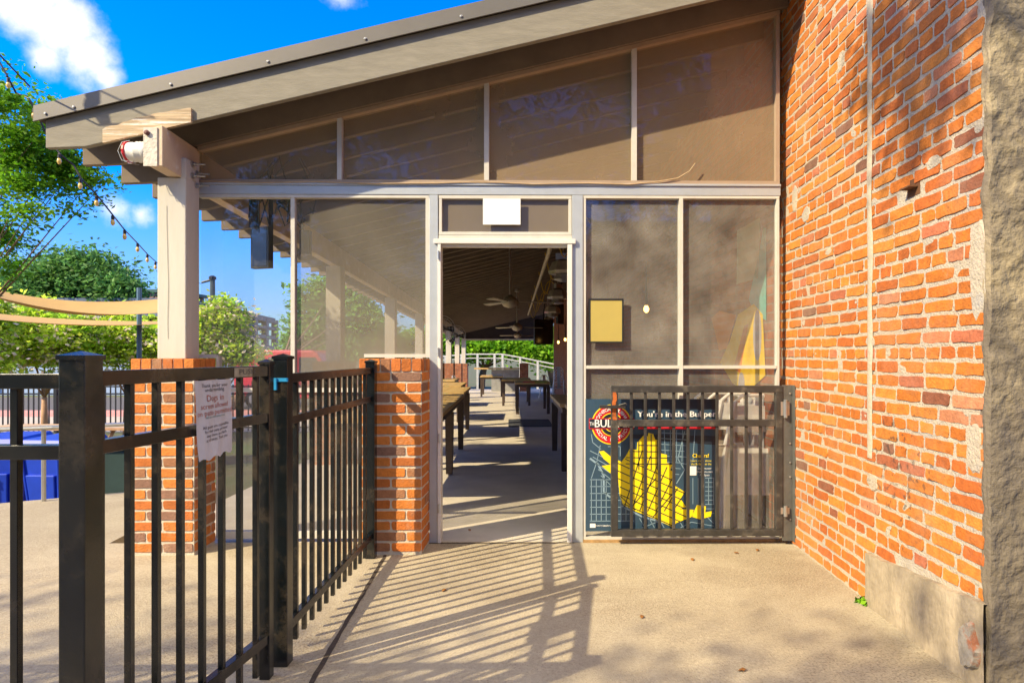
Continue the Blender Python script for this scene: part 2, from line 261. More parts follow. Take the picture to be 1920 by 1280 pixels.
# ------------------------------------------------------------------ helpers
COL = sc.collection
ORG = {}
def tag(o, label=None, cat=None, group=None, kind=None):
    if label: o['label'] = label
    if cat: o['category'] = cat
    if group: o['group'] = group
    if kind: o['kind'] = kind
    return o
def thing(name, label, cat, loc=(0, 0, 0), group=None, rz=0):
    o = bpy.data.objects.new(name, None); COL.objects.link(o); o.location = loc; o.rotation_euler.z = rz
    o.empty_display_size = .1
    ORG[o] = Vector(loc); return tag(o, label, cat, group)
class MB:
    def __init__(s): s.v = []; s.f = []; s.m = []; s.c = []
    def add(s, vs, fs, m=0, col=None):
        b = len(s.v); s.v += [tuple(x) for x in vs]; s.f += [tuple(b + i for i in f) for f in fs]; s.m += [m] * len(fs)
        s.c += [col or (1, 1, 1)] * len(vs); return s
    def box(s, x0, x1, y0, y1, z0, z1, m=0, col=None):
        vs = [(x0, y0, z0), (x1, y0, z0), (x1, y1, z0), (x0, y1, z0), (x0, y0, z1), (x1, y0, z1), (x1, y1, z1), (x0, y1, z1)]
        return s.add(vs, [(0, 3, 2, 1), (4, 5, 6, 7), (0, 1, 5, 4), (1, 2, 6, 5), (2, 3, 7, 6), (3, 0, 4, 7)], m, col)
    def hexa(s, a, b, m=0):      # a: 4 points one end, b: 4 points other end
        return s.add(list(a) + list(b), [(3, 2, 1, 0), (4, 5, 6, 7), (0, 1, 5, 4), (1, 2, 6, 5), (2, 3, 7, 6), (3, 0, 4, 7)], m)
    def prism(s, pts, off, m=0, col=None):  # polygon pts extruded by vector off
        n = len(pts); off = Vector(off); a = [Vector(p) for p in pts]; b = [p + off for p in a]
        return s.add(a + b, [tuple(range(n))[::-1], tuple(range(n, 2 * n))] + [(i, (i + 1) % n, n + (i + 1) % n, n + i) for i in range(n)], m, col)
    def tube(s, pts, r, n=8, m=0, cap=True):
        pts = [Vector(p) for p in pts]; rs = r if isinstance(r, (list, tuple)) else [r] * len(pts); base = len(s.v); prev = None
        for i, p in enumerate(pts):
            d = (pts[min(i + 1, len(pts) - 1)] - pts[max(i - 1, 0)]).normalized()
            if prev is None: u = d.cross(Vector((0, 0, 1)) if abs(d.z) < .9 else Vector((1, 0, 0))).normalized()
            else: u = (prev - d * prev.dot(d)).normalized()
            prev = u; v = d.cross(u)
            for k in range(n):
                a = 2 * math.pi * k / n; s.v.append(tuple(p + (u * math.cos(a) + v * math.sin(a)) * rs[i])); s.c.append((1, 1, 1))
        for i in range(len(pts) - 1):
            for k in range(n):
                s.f.append((base + i * n + k, base + i * n + (k + 1) % n, base + (i + 1) * n + (k + 1) % n, base + (i + 1) * n + k)); s.m.append(m)
        if cap:
            s.f.append(tuple(base + k for k in range(n))[::-1]); s.m.append(m)
            s.f.append(tuple(base + (len(pts) - 1) * n + k for k in range(n))); s.m.append(m)
        return s
    def lathe(s, c, prof, n=16, m=0, axis='Z'):
        b = len(s.v)
        for (r, z) in prof:
            for k in range(n):
                a = 2 * math.pi * k / n; x, y = r * math.cos(a), r * math.sin(a)
                q = {'Z': (x, y, z), 'Y': (x, z, y), 'X': (z, x, y)}[axis]
                s.v.append((c[0] + q[0], c[1] + q[1], c[2] + q[2])); s.c.append((1, 1, 1))
        for i in range(len(prof) - 1):
            for k in range(n):
                s.f.append((b + i * n + k, b + i * n + (k + 1) % n, b + (i + 1) * n + (k + 1) % n, b + (i + 1) * n + k)); s.m.append(m)
        s.f.append(tuple(b + k for k in range(n))); s.m.append(m); s.f.append(tuple(b + (len(prof) - 1) * n + k for k in range(n))); s.m.append(m)
        return s
    def grid(s, fn, nu, nv, m=0):
        b = len(s.v)
        for j in range(nv + 1):
            for i in range(nu + 1): s.v.append(tuple(fn(i / nu, j / nv))); s.c.append((1, 1, 1))
        for j in range(nv):
            for i in range(nu):
                a = b + j * (nu + 1) + i; s.f.append((a, a + 1, a + nu + 2, a + nu + 1)); s.m.append(m)
        return s
    def xf(s, fn, start=0):
        s.v[start:] = [tuple(fn(*p)) for p in s.v[start:]]; return s
    def build(s, name, mats, parent=None, org=None, bevel=0, smooth=False, attr=False):
        if not isinstance(mats, (list, tuple)): mats = [mats]
        o_ = ORG[parent] if parent is not None else Vector(org or (0, 0, 0))
        me = bpy.data.meshes.new(name); me.from_pydata([tuple(Vector(p) - o_) for p in s.v], [], s.f)
        for m in mats: me.materials.append(m)
        me.polygons.foreach_set('material_index', s.m)
        if smooth: me.polygons.foreach_set('use_smooth', [True] * len(s.f))
        if attr:
            a = me.color_attributes.new('bc', 'FLOAT_COLOR', 'POINT')
            a.data.foreach_set('color', [x for c in s.c for x in (c[0], c[1], c[2], 1)])
        me.update()
        o = bpy.data.objects.new(name, me); COL.objects.link(o)
        if parent is not None: o.parent = parent
        else: o.location = o_
        ORG[o] = o_
        if bevel:
            b = o.modifiers.new('bevel', 'BEVEL'); b.width = bevel; b.segments = 2; b.limit_method = 'ANGLE'; b.harden_normals = False
        return o
def struct(mb, name, mats, org=(0, 0, 0), **k):
    return tag(mb.build(name, mats, org=org, **k), kind='structure')
def copy_tree(o, parent=None):
    c = o.copy(); COL.objects.link(c); c.parent = parent
    for ch in [x for x in o.children]: copy_tree(ch, c)
    return c
def text(body, size, align='CENTER'):
    cu = bpy.data.curves.new('t', 'FONT'); cu.body = body; cu.size = size; cu.align_x = align; cu.align_y = 'CENTER'; cu.resolution_u = 2
    ob = bpy.data.objects.new('t', cu); COL.objects.link(ob); bpy.context.view_layer.update()
    dg = bpy.context.evaluated_depsgraph_get(); me = bpy.data.meshes.new_from_object(ob.evaluated_get(dg))
    vs = [tuple(v.co) for v in me.vertices]; fs = [tuple(p.vertices) for p in me.polygons]
    bpy.data.objects.remove(ob); bpy.data.curves.remove(cu); bpy.data.meshes.remove(me); return vs, fs
def F(x, y, Y=4.31):                    # measured position on the facade plane, pixels of the survey to metres
    s = 1150 / Y; return (x - 1024) / s, 1.31 + (666 - y) / s
def P(x, y, Y): a, b = F(x, y, Y); return Vector((a, Y, b))
def I(x, y, h): d = y - 4.31; return (x - .06 * d, y, h - .0148 * d)      # porch axis turns and falls a little
def HB(x): return 2.76 + .241 * (x + 2.43)                               # underside of the rafters
def clumpcol(base=(1, 1, 1), v=.3):
    k = 1 + rnd.uniform(-v, v); return tuple(c * k for c in base)

# ------------------------------------------------------------------ ground
GZ = -.82
g = MB(); g.grid(lambda u, v: (-900 + 1800 * u, -300 + 1500 * v, GZ - .012), 60, 50); struct(g, 'ground', EARTH, (0, 0, GZ))
g = MB(); g.prism([(-9, -6, 0), (4.2, -6, 0), (4.2, 4.30, 0), (-3.05, 4.30, 0), (-3.3, 6.3, 0), (-6.3, 4.7, 0), (-9, 4.0, 0)][::1], (0, 0, -.9))
struct(g, 'patio', CONC)
g = MB(); g.hexa([I(-3.3, 4.302, -.5), I(4.2, 4.302, -.5), I(4.2, 4.302, -.003), I(-2.9, 4.302, -.003)], [I(-3.3, 31, -.5), I(4.2, 31, -.5), I(4.2, 31, -.003), I(-2.9, 31, -.003)])
struct(g, 'porch_floor', FLOOR)
g = MB()   # expansion joint, ragged dirt line
pts = []
for i in range(41):
    t = i / 40; pts.append((-1.055 + .22 * t - .0 * t, 4.02 - 3.0 * t))
L_ = [(x - .008 - rnd.uniform(0, .006), y, .002) for x, y in pts]; R_ = [(x + .008 + rnd.uniform(0, .006), y, .002) for x, y in pts]
for i in range(40): g.add([L_[i], R_[i], R_[i + 1], L_[i + 1]], [(3, 2, 1, 0)])
struct(g, 'expansion_joint', DIRT)
def wob(t, s): return noise.noise(Vector((t * 2, s, 0)))
def strip(name, m, x0, x1, y0, y1, z): g = MB(); g.grid(lambda u, v: (x0 + (x1 - x0) * u, y0 + (y1 - y0) * v, z), 8, 2); struct(g, name, m, (0, 0, z))
g = MB(); g.prism([(-.815, 4.262, .002), (.20, 4.262, .002), (.20, 4.270, .002), (-.815, 4.270, .002)], (0, 0, .002)); struct(g, 'threshold_joint', DIRT)
strip('sidewalk', PINKB, -90, -3.5, 21.5, 24.0, GZ - .002)
strip('side_road', TANR, -90, -3.5, 17.2, 21.5, GZ - .006)
strip('road', ASPH, -90, 60, 24.0, 31.5, GZ - .004)
strip('gravel_path', TANR, -3, 30, 31.6, 40, GZ - .003)

# ------------------------------------------------------------------ brick work
OR = [(.60, .185, .022), (.62, .205, .028), (.57, .165, .02), (.63, .225, .035), (.50, .13, .022), (.59, .18, .025)]
PK = [(.54, .19, .085), (.58, .23, .11), (.50, .15, .07)]
DK = [(.30, .10, .05), (.24, .11, .07), (.40, .12, .05)]
def brick(mb, O, U, V, Nn, u0, u1, v0, v1, col, proud, jit=.0025, back=.012, n=10):
    # irregular brick face standing proud of its mortar
    per = []
    w_, h_ = u1 - u0, v1 - v0
    for (a, b) in [(0.02, .1), (.06, 0), (.35, 0), (.65, 0), (.95, 0), (1, .1), (1, .5), (1, .9), (.95, 1), (.65, 1), (.35, 1), (.05, 1), (0, .9), (0, .5)]:
        per.append((u0 + a * w_ + rnd.uniform(-jit, jit), v0 + b * h_ + rnd.uniform(-jit, jit)))
    tl = rnd.uniform(-.0015, .0015); k = len(per); um, vm = (u0 + u1) / 2, (v0 + v1) / 2
    fr = []; md = []; bk = []
    for (a, b) in per:
        sa, sb = um + (a - um) * .985, vm + (b - vm) * .955
        fr.append(O + U * sa + V * sb + Nn * (proud + tl * (a - um) / w_ * 2)); md.append(O + U * a + V * b + Nn * (proud - .0022)); bk.append(O + U * a + V * b - Nn * back)
    mb.add(fr + md + bk, [tuple(range(k))] + [(k + i, k + (i + 1) % k, (i + 1) % k, i) for i in range(k)] + [(2 * k + i, 2 * k + (i + 1) % k, k + (i + 1) % k, k + i) for i in range(k)], 0, col)
def pick(pool): c = rnd.choice(pool); k = rnd.uniform(.86, 1.14); return tuple(min(.95, x * k) for x in c)

# ---- brick building at the right
bb = thing('brick_building', 'old orange brick building with plastered corner pier at right', 'building', (1.71, 3.3, 0))
WX = 1.71
bw = MB(); Uy, Vz, Nx = Vector((0, 1, 0)), Vector((0, 0, 1)), Vector((-1, 0, 0)); O0 = Vector((WX, 2.36, 0))
Wd = 4.42 - 2.36
row = 0; v = .012
def on_plinth(y, z): return y < 3.19 and z < .27 + (3.19 - y) * .095
while v < 4.9:
    hdr = row % 7 == 5 or row % 11 == 3
    Lb = .105 if hdr else .2055
    hh = .0505 + rnd.uniform(-.002, .002)
    u = -rnd.uniform(0, Lb) if row % 2 else -rnd.uniform(0, .3) * Lb
    while u < Wd:
        L2 = Lb * rnd.uniform(.96, 1.03)
        if not hdr and rnd.random() < .12: L2 *= .52
        a, b = max(0, u + .0074), min(Wd, u + L2 - .0074)
        yc = O0.y + (a + b) / 2
        if b - a > .025 and not on_plinth(yc, v + .02) and not (abs(yc - 2.82) < .06 and abs(v - 2.08) < .045):
            near = max(0, min(1, (3.1 - yc) / .7))
            r = rnd.random()
            col = pick(DK) if r < .035 + .05 * (v < .9) else pick(PK) if r < .09 + .16 * near else pick(OR)
            wv = .006 * noise.noise(Vector((yc * 1.3, row * .2, 0)))
            brick(bw, O0, Uy, Vz, Nx, a, b, v + wv, v + wv + hh, col, rnd.uniform(.0005, .005), jit=.0038)
        u += L2
    v += .0676; row += 1
bw.build('brick_face', BRK, bb, attr=True)
mo = MB()
def mfn(u, v):
    y = 2.355 + 2.06 * u; z = 4.95 * v; return (WX + .0006 + .0030 * noise.noise(Vector((y * 14, z * 14, 3))), y, z)
mo.grid(lambda u, v: mfn(1 - u, v), 150, 300); mo.build('mortar_bed', MORT, bb)
wc = MB(); wc.box(WX + .03, WX + 3.2, 2.40, 4.42, -.5, 4.95); wc.build('wall_core', PLAST, bb)
iw = MB(); iw.hexa([I(WX + .004, 4.425, -.3), I(WX + 2, 4.425, -.3), I(WX + 2, 4.425, 5), I(WX + .004, 4.425, 5)], [I(WX + .004, 27.3, -.3), I(WX + 2, 27.3, -.3), I(WX + 2, 27.3, 5), I(WX + .004, 27.3, 5)])
iw.build('inner_wall', INBRK, bb)
# plaster pier towards the camera
pr = MB()
def pf(u, v):
    x = WX - .004 + 1.5 * u; z = -.02 + 5 * v
    d = .009 * noise.fractal(Vector((x * 7, z * 7, 1)), .9, 2.1, 5) + .006 * noise.noise(Vector((x * 11, z * 9, 5))) + .005 * noise.noise(Vector((x * 30, z * 26, 9)))
    cell = noise.cell(Vector((x * 3.2 + .5 * noise.noise(Vector((x * 2, z * 2, 0))), z * 4.5, 2)))
    pass
    return (x + (.012 * noise.noise(Vector((9, z * 7, 0))) if u < .02 else 0), 2.352 - .03 - d, z)
pr.grid(pf, 200, 620); b0 = len(pr.v)
def ps(u, v):
    z = -.02 + 5 * v; a = Vector(pf(0, v)); bump = .006 * noise.noise(Vector((u * 5, z * 9, 7)))
    return (a.x + bump * (u > .05) - .012 * u * (1 - u) * 2 + .008 * u, a.y + (.06 + .02 * noise.noise(Vector((2, z * 5, 0)))) * u, z)
pr.grid(lambda u, v: ps(1 - u, v), 6, 620); pr.build('plaster_pier', PLAST, bb, smooth=False)
# cement plinth
pl = MB()
def pq(u, v):
    y = 2.33 + .87 * u; top = .27 + (3.19 - y) * .095 + .006 * noise.noise(Vector((y * 12, 0, 0))); z = top * v
    return (WX - .028 + .006 * noise.fractal(Vector((y * 5, z * 5, 4)), 1, 2, 4), y, z)
pl.grid(lambda u, v: pq(1 - u, v), 70, 26)
pl.grid(lambda u, v: (pq(1 - u, 1)[0] + .04 * v, pq(1 - u, 1)[1], pq(1 - u, 1)[2]), 70, 1)
pl.grid(lambda u, v: (WX - .028 + .05 * u, 3.2, .27 * v), 1, 1); pl.build('cement_plinth', PLIN, bb, smooth=False)
def blob(mb, y, z, ry, rz, th, seed=0, x=WX, n=18):
    c = (x - th, y, z); ring = []; ring2 = []
    for k in range(n):
        a = 2 * math.pi * k / n; q = 1 + .35 * noise.noise(Vector((math.cos(a) * 1.5, math.sin(a) * 1.5, seed)))
        ring.append((x - th * .8, y - math.cos(a) * ry * q * .85, z + math.sin(a) * rz * q * .85)); ring2.append((x + .003, y - math.cos(a) * ry * q, z + math.sin(a) * rz * q))
    mb.add([c] + ring + ring2, [(0, 1 + i, 1 + (i + 1) % n) for i in range(n)] + [(1 + i, 1 + n + i, 1 + n + (i + 1) % n, 1 + (i + 1) % n) for i in range(n)])
pa = MB()
for i, (px, py, ry, rz) in enumerate([(1517, 400, .07, .05), (1495, 370, .05, .1), (1583, 108, .045, .06), (1846, 500, .06, .2), (1838, 840, .05, .11), (1643, 905, .06, .05), (1640, 640, .05, .03), (1560, 470, .05, .02), (1760, 300, .06, .03)]):
    Yw = 1150 * WX / (px - 1024); pa = MB(); blob(pa, Yw, P(px, py, Yw).z, ry, rz, .007, i * 3.3); pa.build('mortar_patch', MORT, bb)
cl = MB(); pts = []; Yc = 3.2
n_ = 60
def cs(u, v):
    z = .77 + 4.1 * v; a = math.pi * u; wdt = .024 * (1 + .5 * noise.noise(Vector((z * 4, 0, 8))))
    return (WX - .003 - .006 * math.sin(a), Yc - .012 * noise.noise(Vector((z * 2.5, 3, 0))) + math.cos(a) * wdt, z)
cl.grid(cs, 6, 90); cl.build('mortar_seam', mat('seam_mortar', (.48, .42, .33), .9, .1, 8, .6, 50), bb, smooth=True)
wl = MB(); blob(wl, 2.40, .16, .05, .11, .04, 4, WX - .02); wl.build('white_scar', mat('lime_scar', (.50, .45, .38), .9, .3, 12, .9, 40, stain=(.36, .14, .07), sscale=7, slo=.56, shi=.64), bb)
hl = MB(); hl.box(WX - .001, WX + .02, 2.77, 2.87, 2.05, 2.13); hl.box(WX - .045, WX - .002, 2.785, 2.86, 2.085, 2.092)
hl.build('wall_pocket', mat('pocket', (.16, .07, .03), .9, .2), bb)
# painted mural on the inner wall (abstract shapes and one painted-in reflection)
mu = MB()
def mural(poly, m, lay, z=1): mu.prism([I(WX - .002 - .0015 * lay, y, h) for (y, h) in poly], (-.0012, 0, 0), m)
def MW(px, py): Y = 2264. / (px - 955); return (Y, 1.31 + (683 - py) / 1150 * Y - .064)
def mpx(pts, m, lay): mural([MW(*p) for p in pts], m, lay)
mpx([(1441, 425), (1441, 600), (1418, 585), (1408, 560), (1428, 470), (1436, 425)], 2, 1)
mpx([(1386, 430), (1430, 405), (1426, 520), (1385, 532)], 4, 1)  # cream panel: a sign's reflection in the glass, painted onto the wall
mpx([(1337, 596), (1352, 582), (1384, 589), (1366, 653), (1352, 657)], 1, 1)
mpx([(1354, 679), (1372, 640), (1388, 589), (1418, 569), (1435, 589), (1440, 704), (1420, 722), (1400, 735), (1377, 718)], 0, 2)
mpx([(1380, 690), (1400, 610), (1408, 606), (1392, 700)], 1, 3)
mpx([(1425 + 8 * math.cos(k * math.pi / 10), 628 + 48 * math.sin(k * math.pi / 10)) for k in range(20)], 3, 3)
mpx([(1395 + 6 * math.cos(k * math.pi / 10), 722 + 24 * math.sin(k * math.pi / 10)) for k in range(20)], 3, 4)
mpx([(1404, 745), (1436, 740), (1438, 985), (1402, 960)], 3, 1)
mu.build('mural', [YEL, ORNG, TEAL, GREYP, SIGNREF], bb)

# ------------------------------------------------------------------ porch (one building, many parts)
po = thing('porch', 'screened timber porch with sloping roof against the brick wall', 'building', (-.6, 4.31, 0))
def raf(y0, y1, xl, m, name, hh=.228, tail=.05, xr=1.70, d=0):
    a = MB()
    pts = [(xl, HB(xl) + tail), (xl + .25, HB(xl + .25)), (xr, HB(xr)), (xr, HB(xr) + hh), (xl, HB(xl) + hh)]
    a.prism([I(x, y0, h + d) for x, h in pts], Vector(I(0, y1, 0)) - Vector(I(0, y0, 0)))
    o = a.build(name, m, po, bevel=.004)
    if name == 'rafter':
        o.data.materials.append(BOUNCE_TAN)
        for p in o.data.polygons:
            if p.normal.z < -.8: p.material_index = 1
    return o
barge = raf(3.925, 3.965, -3.208, TAUPE, 'barge_board')
yy = 4.262; k = 0; rafs = []
raf(4.262, 4.302, -3.208, TAUPE_SHADE, 'rafter')
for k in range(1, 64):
    y = 4.30 + .402 * k - .02; raf(y, y + .052, -3.208, TAUPE_SHADE, 'rafter')
# patch of bare wood let into the barge board
pt = MB(); 
for (x0, x1, d0, d1) in [(200, 362, 0, 36)]:
    prof = []
    for i in range(25):
        t = i / 24; X = (200 + 163 * t - 1024) / 293.; prof.append((X, HB(X) + .075 + .02 * math.sin(t * 3) + .012 * noise.noise(Vector((t * 9, 0, 0)))))
    low = [(X, HB(X) - .012) for X, _ in prof[::-1]]
    pt.prism([(X, 3.906, h) for X, h in prof + low], (0, .0175, 0))
pt.build('wood_patch', RAWW, barge)
# roof
ZB = .230
rs = MB()
def roofpt(x, y, d): return I(x, y, HB(x) + d)
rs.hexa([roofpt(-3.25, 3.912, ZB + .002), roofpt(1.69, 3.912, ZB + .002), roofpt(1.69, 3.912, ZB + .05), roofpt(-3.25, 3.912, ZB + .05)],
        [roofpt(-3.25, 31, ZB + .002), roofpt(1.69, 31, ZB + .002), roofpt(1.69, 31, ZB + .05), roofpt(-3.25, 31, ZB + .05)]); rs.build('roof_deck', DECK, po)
tr = MB(); tr.prism([(-3.24, 3.898, HB(-3.24) + ZB - .005), (1.70, 3.898, HB(1.7) + ZB - .005), (1.70, 3.898, HB(1.7) + ZB + .092), (-3.24, 3.898, HB(-3.24) + ZB + .092)], (0, .010, 0))
tr.prism([(-3.24, 3.894, HB(-3.24) + ZB - .008), (1.70, 3.894, HB(1.7) + ZB - .008), (1.70, 3.894, HB(1.7) + ZB + .0), (-3.24, 3.894, HB(-3.24) + ZB + .0)], (0, .011, 0))
tr.hexa([roofpt(-3.24, 3.912, ZB + .084), roofpt(1.69, 3.912, ZB + .084), roofpt(1.69, 3.912, ZB + .09), roofpt(-3.24, 3.912, ZB + .09)],
        [roofpt(-3.24, 31, ZB + .084), roofpt(1.69, 31, ZB + .084), roofpt(1.69, 31, ZB + .09), roofpt(-3.24, 31, ZB + .09)])
trim = tr.build('roof_trim', ROOF, po)
for px in (94, 146, 325, 505, 686, 865, 1045, 1225):
    X = (px - 1024) / 294.; s = MB(); s.lathe((X, 3.897, HB(X) + ZB + .022), [(.009, 0), (.009, -.004), (.005, -.007)], 8, 0, 'Y'); s.build('screw', METAL, trim)
# eave beam and posts
bm_ = MB(); bm_.hexa([I(-2.523, 3.86, 2.555), I(-2.433, 3.86, 2.49), I(-2.433, 3.86, 2.745), I(-2.523, 3.86, 2.725)], [I(-2.523, 4.1, 2.49), I(-2.433, 4.1, 2.49), I(-2.433, 4.1, 2.755), I(-2.523, 4.1, 2.73)])
bm_.v = []; bm_.f = []; bm_.m = []; bm_.c = []
bm_.hexa([I(-2.523, 3.86, 2.49), I(-2.433, 3.86, 2.49), I(-2.433, 3.86, 2.745), I(-2.523, 3.86, 2.728)], [I(-2.523, 30, 2.49), I(-2.433, 30, 2.49), I(-2.433, 30, 2.745), I(-2.523, 30, 2.728)])
beam = bm_.build('eave_beam', mat('beam_paint', (.66, .52, .38), .7, .1, 5, .2, 40, stain=(.7, .68, .62), sscale=5, slo=.6, shi=.7), po, bevel=.004)
en = MB(); en.box(-2.521, -2.436, 3.853, 3.8585, 2.494, 2.735); en.build('beam_end', mat('flaking_white', (.66, .62, .55), .8, .12, 14, .6, 50, stain=(.38, .28, .2), sscale=9, slo=.55, shi=.75), beam)
en = MB(); en.lathe((-2.495, 3.852, 2.70), [(.001, 0), (.016, 0), (.016, -.012), (.006, -.018)], 10, 0, 'Y'); en.build('bolt_head', mat('rusty_bolt', (.16, .06, .05), .6), beam)
def post(y, first=False):
    a = MB(); cx, cy = -2.484, y
    if first:
        a.box(-2.578, -2.39, 4.08, 4.24, 1.285, 2.488); a.box(-2.431, -2.39, 4.08, 4.24, 2.486, 2.62)
    else: a.box(-2.578, -2.39, y, y + .17, 1.285, 2.49); a.xf(lambda X, Y, Z: (X - .06 * (y - 4.31), Y, Z - .0148 * (y - 4.31)))
    return a.build('post', CREAM, po, bevel=.006)
PY = [4.08] + [4.10 + 3.65 * k for k in range(1, 8)]
post0 = None
for i, y in enumerate(PY):
    p = post(y, i == 0)
    if i == 0: post0 = p
ck = MB()
pts = [(-2.50 + .012 * noise.noise(Vector((z * 3, 0, 0))) + .02 * (z - 1.3) * -.6, 4.0775, z) for z in np.linspace(1.42, 2.3, 30)]
for i in range(29): a, b = pts[i], pts[i + 1]; ck.add([(a[0] - .0012, a[1], a[2]), (a[0] + .0012, a[1], a[2]), (b[0] + .0012, b[1], b[2]), (b[0] - .0012, b[1], b[2])], [(0, 1, 2, 3)])
ck.build('crack', INK, post0)
for (yy_, zz) in [(4.15, 2.60), (4.20, 2.55), (4.15, 2.52), (4.20, 2.47)]:
    s = MB(); s.tube([(-2.388, yy_, zz), (-2.30, yy_, zz - .004)], .006, 6); s.lathe((-2.388, yy_, zz), [(.02, 0), (.02, .006)], 8, 0, 'X'); s.lathe((-2.372, yy_, zz), [(.012, 0), (.012, .012)], 6, 0, 'X'); s.build('bolt', METAL, post0)
# brick columns
BC = [(.64, .20, .032), (.66, .22, .04), (.60, .175, .03), (.64, .21, .035), (.38, .17, .08), (.56, .165, .035)]
def column(x0, x1, y0, y1, H=1.285):
    br = MB(); mo = MB(); mo.box(x0 + .004, x1 - .004, y0 + .004, y1 - .004, 0, H - .002)
    nC = 17; hC = (H - .095) / nC
    def face(O, U, Nn, wdt, ph):
        O = Vector(O); U = Vector(U); Nn = Vector(Nn)
        for r in range(nC):
            z0 = r * hC + .010 + .012
            L3 = [.205, .205] if (r + ph) % 2 == 0 else [.1, .205, .105]
            u = 0
            for L2 in L3 * 3:
                a, b = u + .006, min(u + L2 - .006, wdt - .001)
                if b - a > .03: brick(br, O, U, Vector((0, 0, 1)), Nn, a, b, z0, z0 + hC - .015, pick(BC if rnd.random() > .1 else [(.30, .16, .11)]), .0008, .0015, n=8)
                u += L2
                if u > wdt - .02: break
        n = max(3, round(wdt / .069)); d = wdt / n
        for k in range(n): brick(br, O, U, Vector((0, 0, 1)), Nn, k * d + .003, (k + 1) * d - .005, H - .08, H + .001, pick(BC), .0025, .001, n=8)
    face((x0, y0, 0), (1, 0, 0), (0, -1, 0), x1 - x0, 0); face((x1, y0, 0), (0, 1, 0), (1, 0, 0), y1 - y0, 1); face((x0, y1, 0), (0, -1, 0), (-1, 0, 0), y1 - y0, 1)
    face((x1, y1, 0), (-1, 0, 0), (0, 1, 0), x1 - x0, 0)
    n = max(3, round((x1 - x0) / .069)); d = (x1 - x0) / n
    for k in range(n): br.box(x0 + k * d + .004, x0 + (k + 1) * d - .004, y0 + .001, y1 - .001, H - .02, H + .003, 0, pick(BC))
    o = br.build('brick_column', BRKN, po, attr=True); mo.build('mortar', mat('pale_mortar', (.62, .56, .46), .9, .1, 20, .5, 80), o); return o
column(-2.72, -2.305, 4.03, 4.285); column(-1.227, -.817, 4.03, 4.285)
for y in PY[1:]:
    a = MB(); a.box(-2.70, -2.29, y - .12, y + .29, -.1, 1.285); a.xf(lambda X, Y, Z: (X - .06 * (y - 4.31), Y, Z - .0148 * (y - 4.31))); a.build('brick_column', INBRK, po)

# ---- facade: beams, frames, panes
FY0, FY1 = 4.30, 4.35
def fr_rect(mb, x0, y0, x1, y1, wpx, Ya=FY0 - .012, Yb=FY1 - .012, m=0):
    a0, t = F(x0, y0); a1, b = F(x1, y1); w_ = wpx / 267.
    mb.box(a0, a1, Ya, Yb, t - w_, t, m); mb.box(a0, a1, Ya, Yb, b, b + w_, m); mb.box(a0, a0 + w_, Ya + .0015, Yb - .0015, b + w_, t - w_, m); mb.box(a1 - w_, a1, Ya + .0015, Yb - .0015, b + w_, t - w_, m)
def pane(poly, m, parent, Yp=4.318): 
    a = MB(); a.prism([(F(x, y)[0], Yp, F(x, y)[1]) for x, y in poly], (0, .0022, 0))
    # single sheet of film: keep one face only
    b = MB(); b.add([(F(x, y)[0], Yp, F(x, y)[1]) for x, y in poly], [tuple(range(len(poly)))]); return b.build('pane', m, parent)
def bar(mb, x0, y0, x1, y1, Ya=FY0, Yb=FY1, m=0): a0, t = F(x0, y0); a1, b = F(x1, y1); mb.box(a0, a1, Ya, Yb, b, t, m)
hb_ = MB(); bar(hb_, 376, 349, 1465, 366, 4.285, 4.36); bar(hb_, 376, 345, 1465, 349, 4.275, 4.36)
hb_.build('header_beam', ALU, po, bevel=.002)
dp = MB(); bar(dp, 806, 366.5, 822, 1018, 4.284, 4.36); dp.build('door_post', ALU, po, bevel=.002)
dp = MB(); bar(dp, 1073, 366.5, 1093, 1017, 4.284, 4.36); dp.build('door_post', ALU, po, bevel=.002)
# transom
tf = MB(); fr_rect(tf, 823, 367, 1072, 441, 6); bar(tf, 822.5, 441.5, 1072.5, 449, 4.288, 4.355); tfo = tf.build('transom_frame', [ALU_W], po, bevel=.0015)
pane([(829, 373), (1066, 373), (1066, 435), (829, 435)], SCREEND, tfo)
# door frame
df_ = MB(); bar(df_, 815, 449.5, 1079, 458, 4.262, 4.36); bar(df_, 822.3, 458.2, 828, 1017, 4.266, 4.35); bar(df_, 1064, 458.2, 1072.7, 1017, 4.266, 4.35)
bar(df_, 828.2, 458.2, 1063.8, 463, 4.30, 4.34)
dfo = df_.build('door_frame', mat('white_frame', (.74, .73, .70), .4, .04, 6, metal=.1), po, bevel=.002)
for py in (480, 660, 820, 950):
    h_ = MB(); x, z = F(824, py); h_.tube([(x, 4.258, z - .03), (x, 4.258, z + .03)], .006, 8); h_.build('hinge', METAL, dfo)
# left window
lw = MB(); bar(lw, 547, 372, 554.5, 1000, FY0 - .006, FY1 - .01); bar(lw, 377, 366.5, 805, 372, FY0 - .01, FY1 - .012); bar(lw, 798.5, 372.2, 805.8, 670, FY0 - .01, FY1 - .012)
bar(lw, 684, 663.5, 798.3, 670, FY0 - .01, FY1 - .012); bar(lw, 412, 727, 546.5, 735); bar(lw, 555, 727, 682, 735)
bar(lw, 409, 995, 546.8, 1008); bar(lw, 554.8, 995, 682, 1008); bar(lw, 407.5, 667, 412, 1008, FY0 + .002); bar(lw, 376, 664, 407, 671)
lwo = lw.build('left_window_frame', ALU_W, po)
pane([(377, 372), (547, 372), (547, 727), (412, 727), (412, 664), (377, 664)], GLASSF, lwo)
pane([(554.5, 372), (798.5, 372), (798.5, 664), (684, 664), (684, 727), (554.5, 727)], GLASSM, lwo)
pane([(412, 735), (547, 735), (547, 995), (412, 995)], GLASSF, lwo); pane([(554.5, 735), (683, 735), (683, 995), (554.5, 995)], GLASSF, lwo)
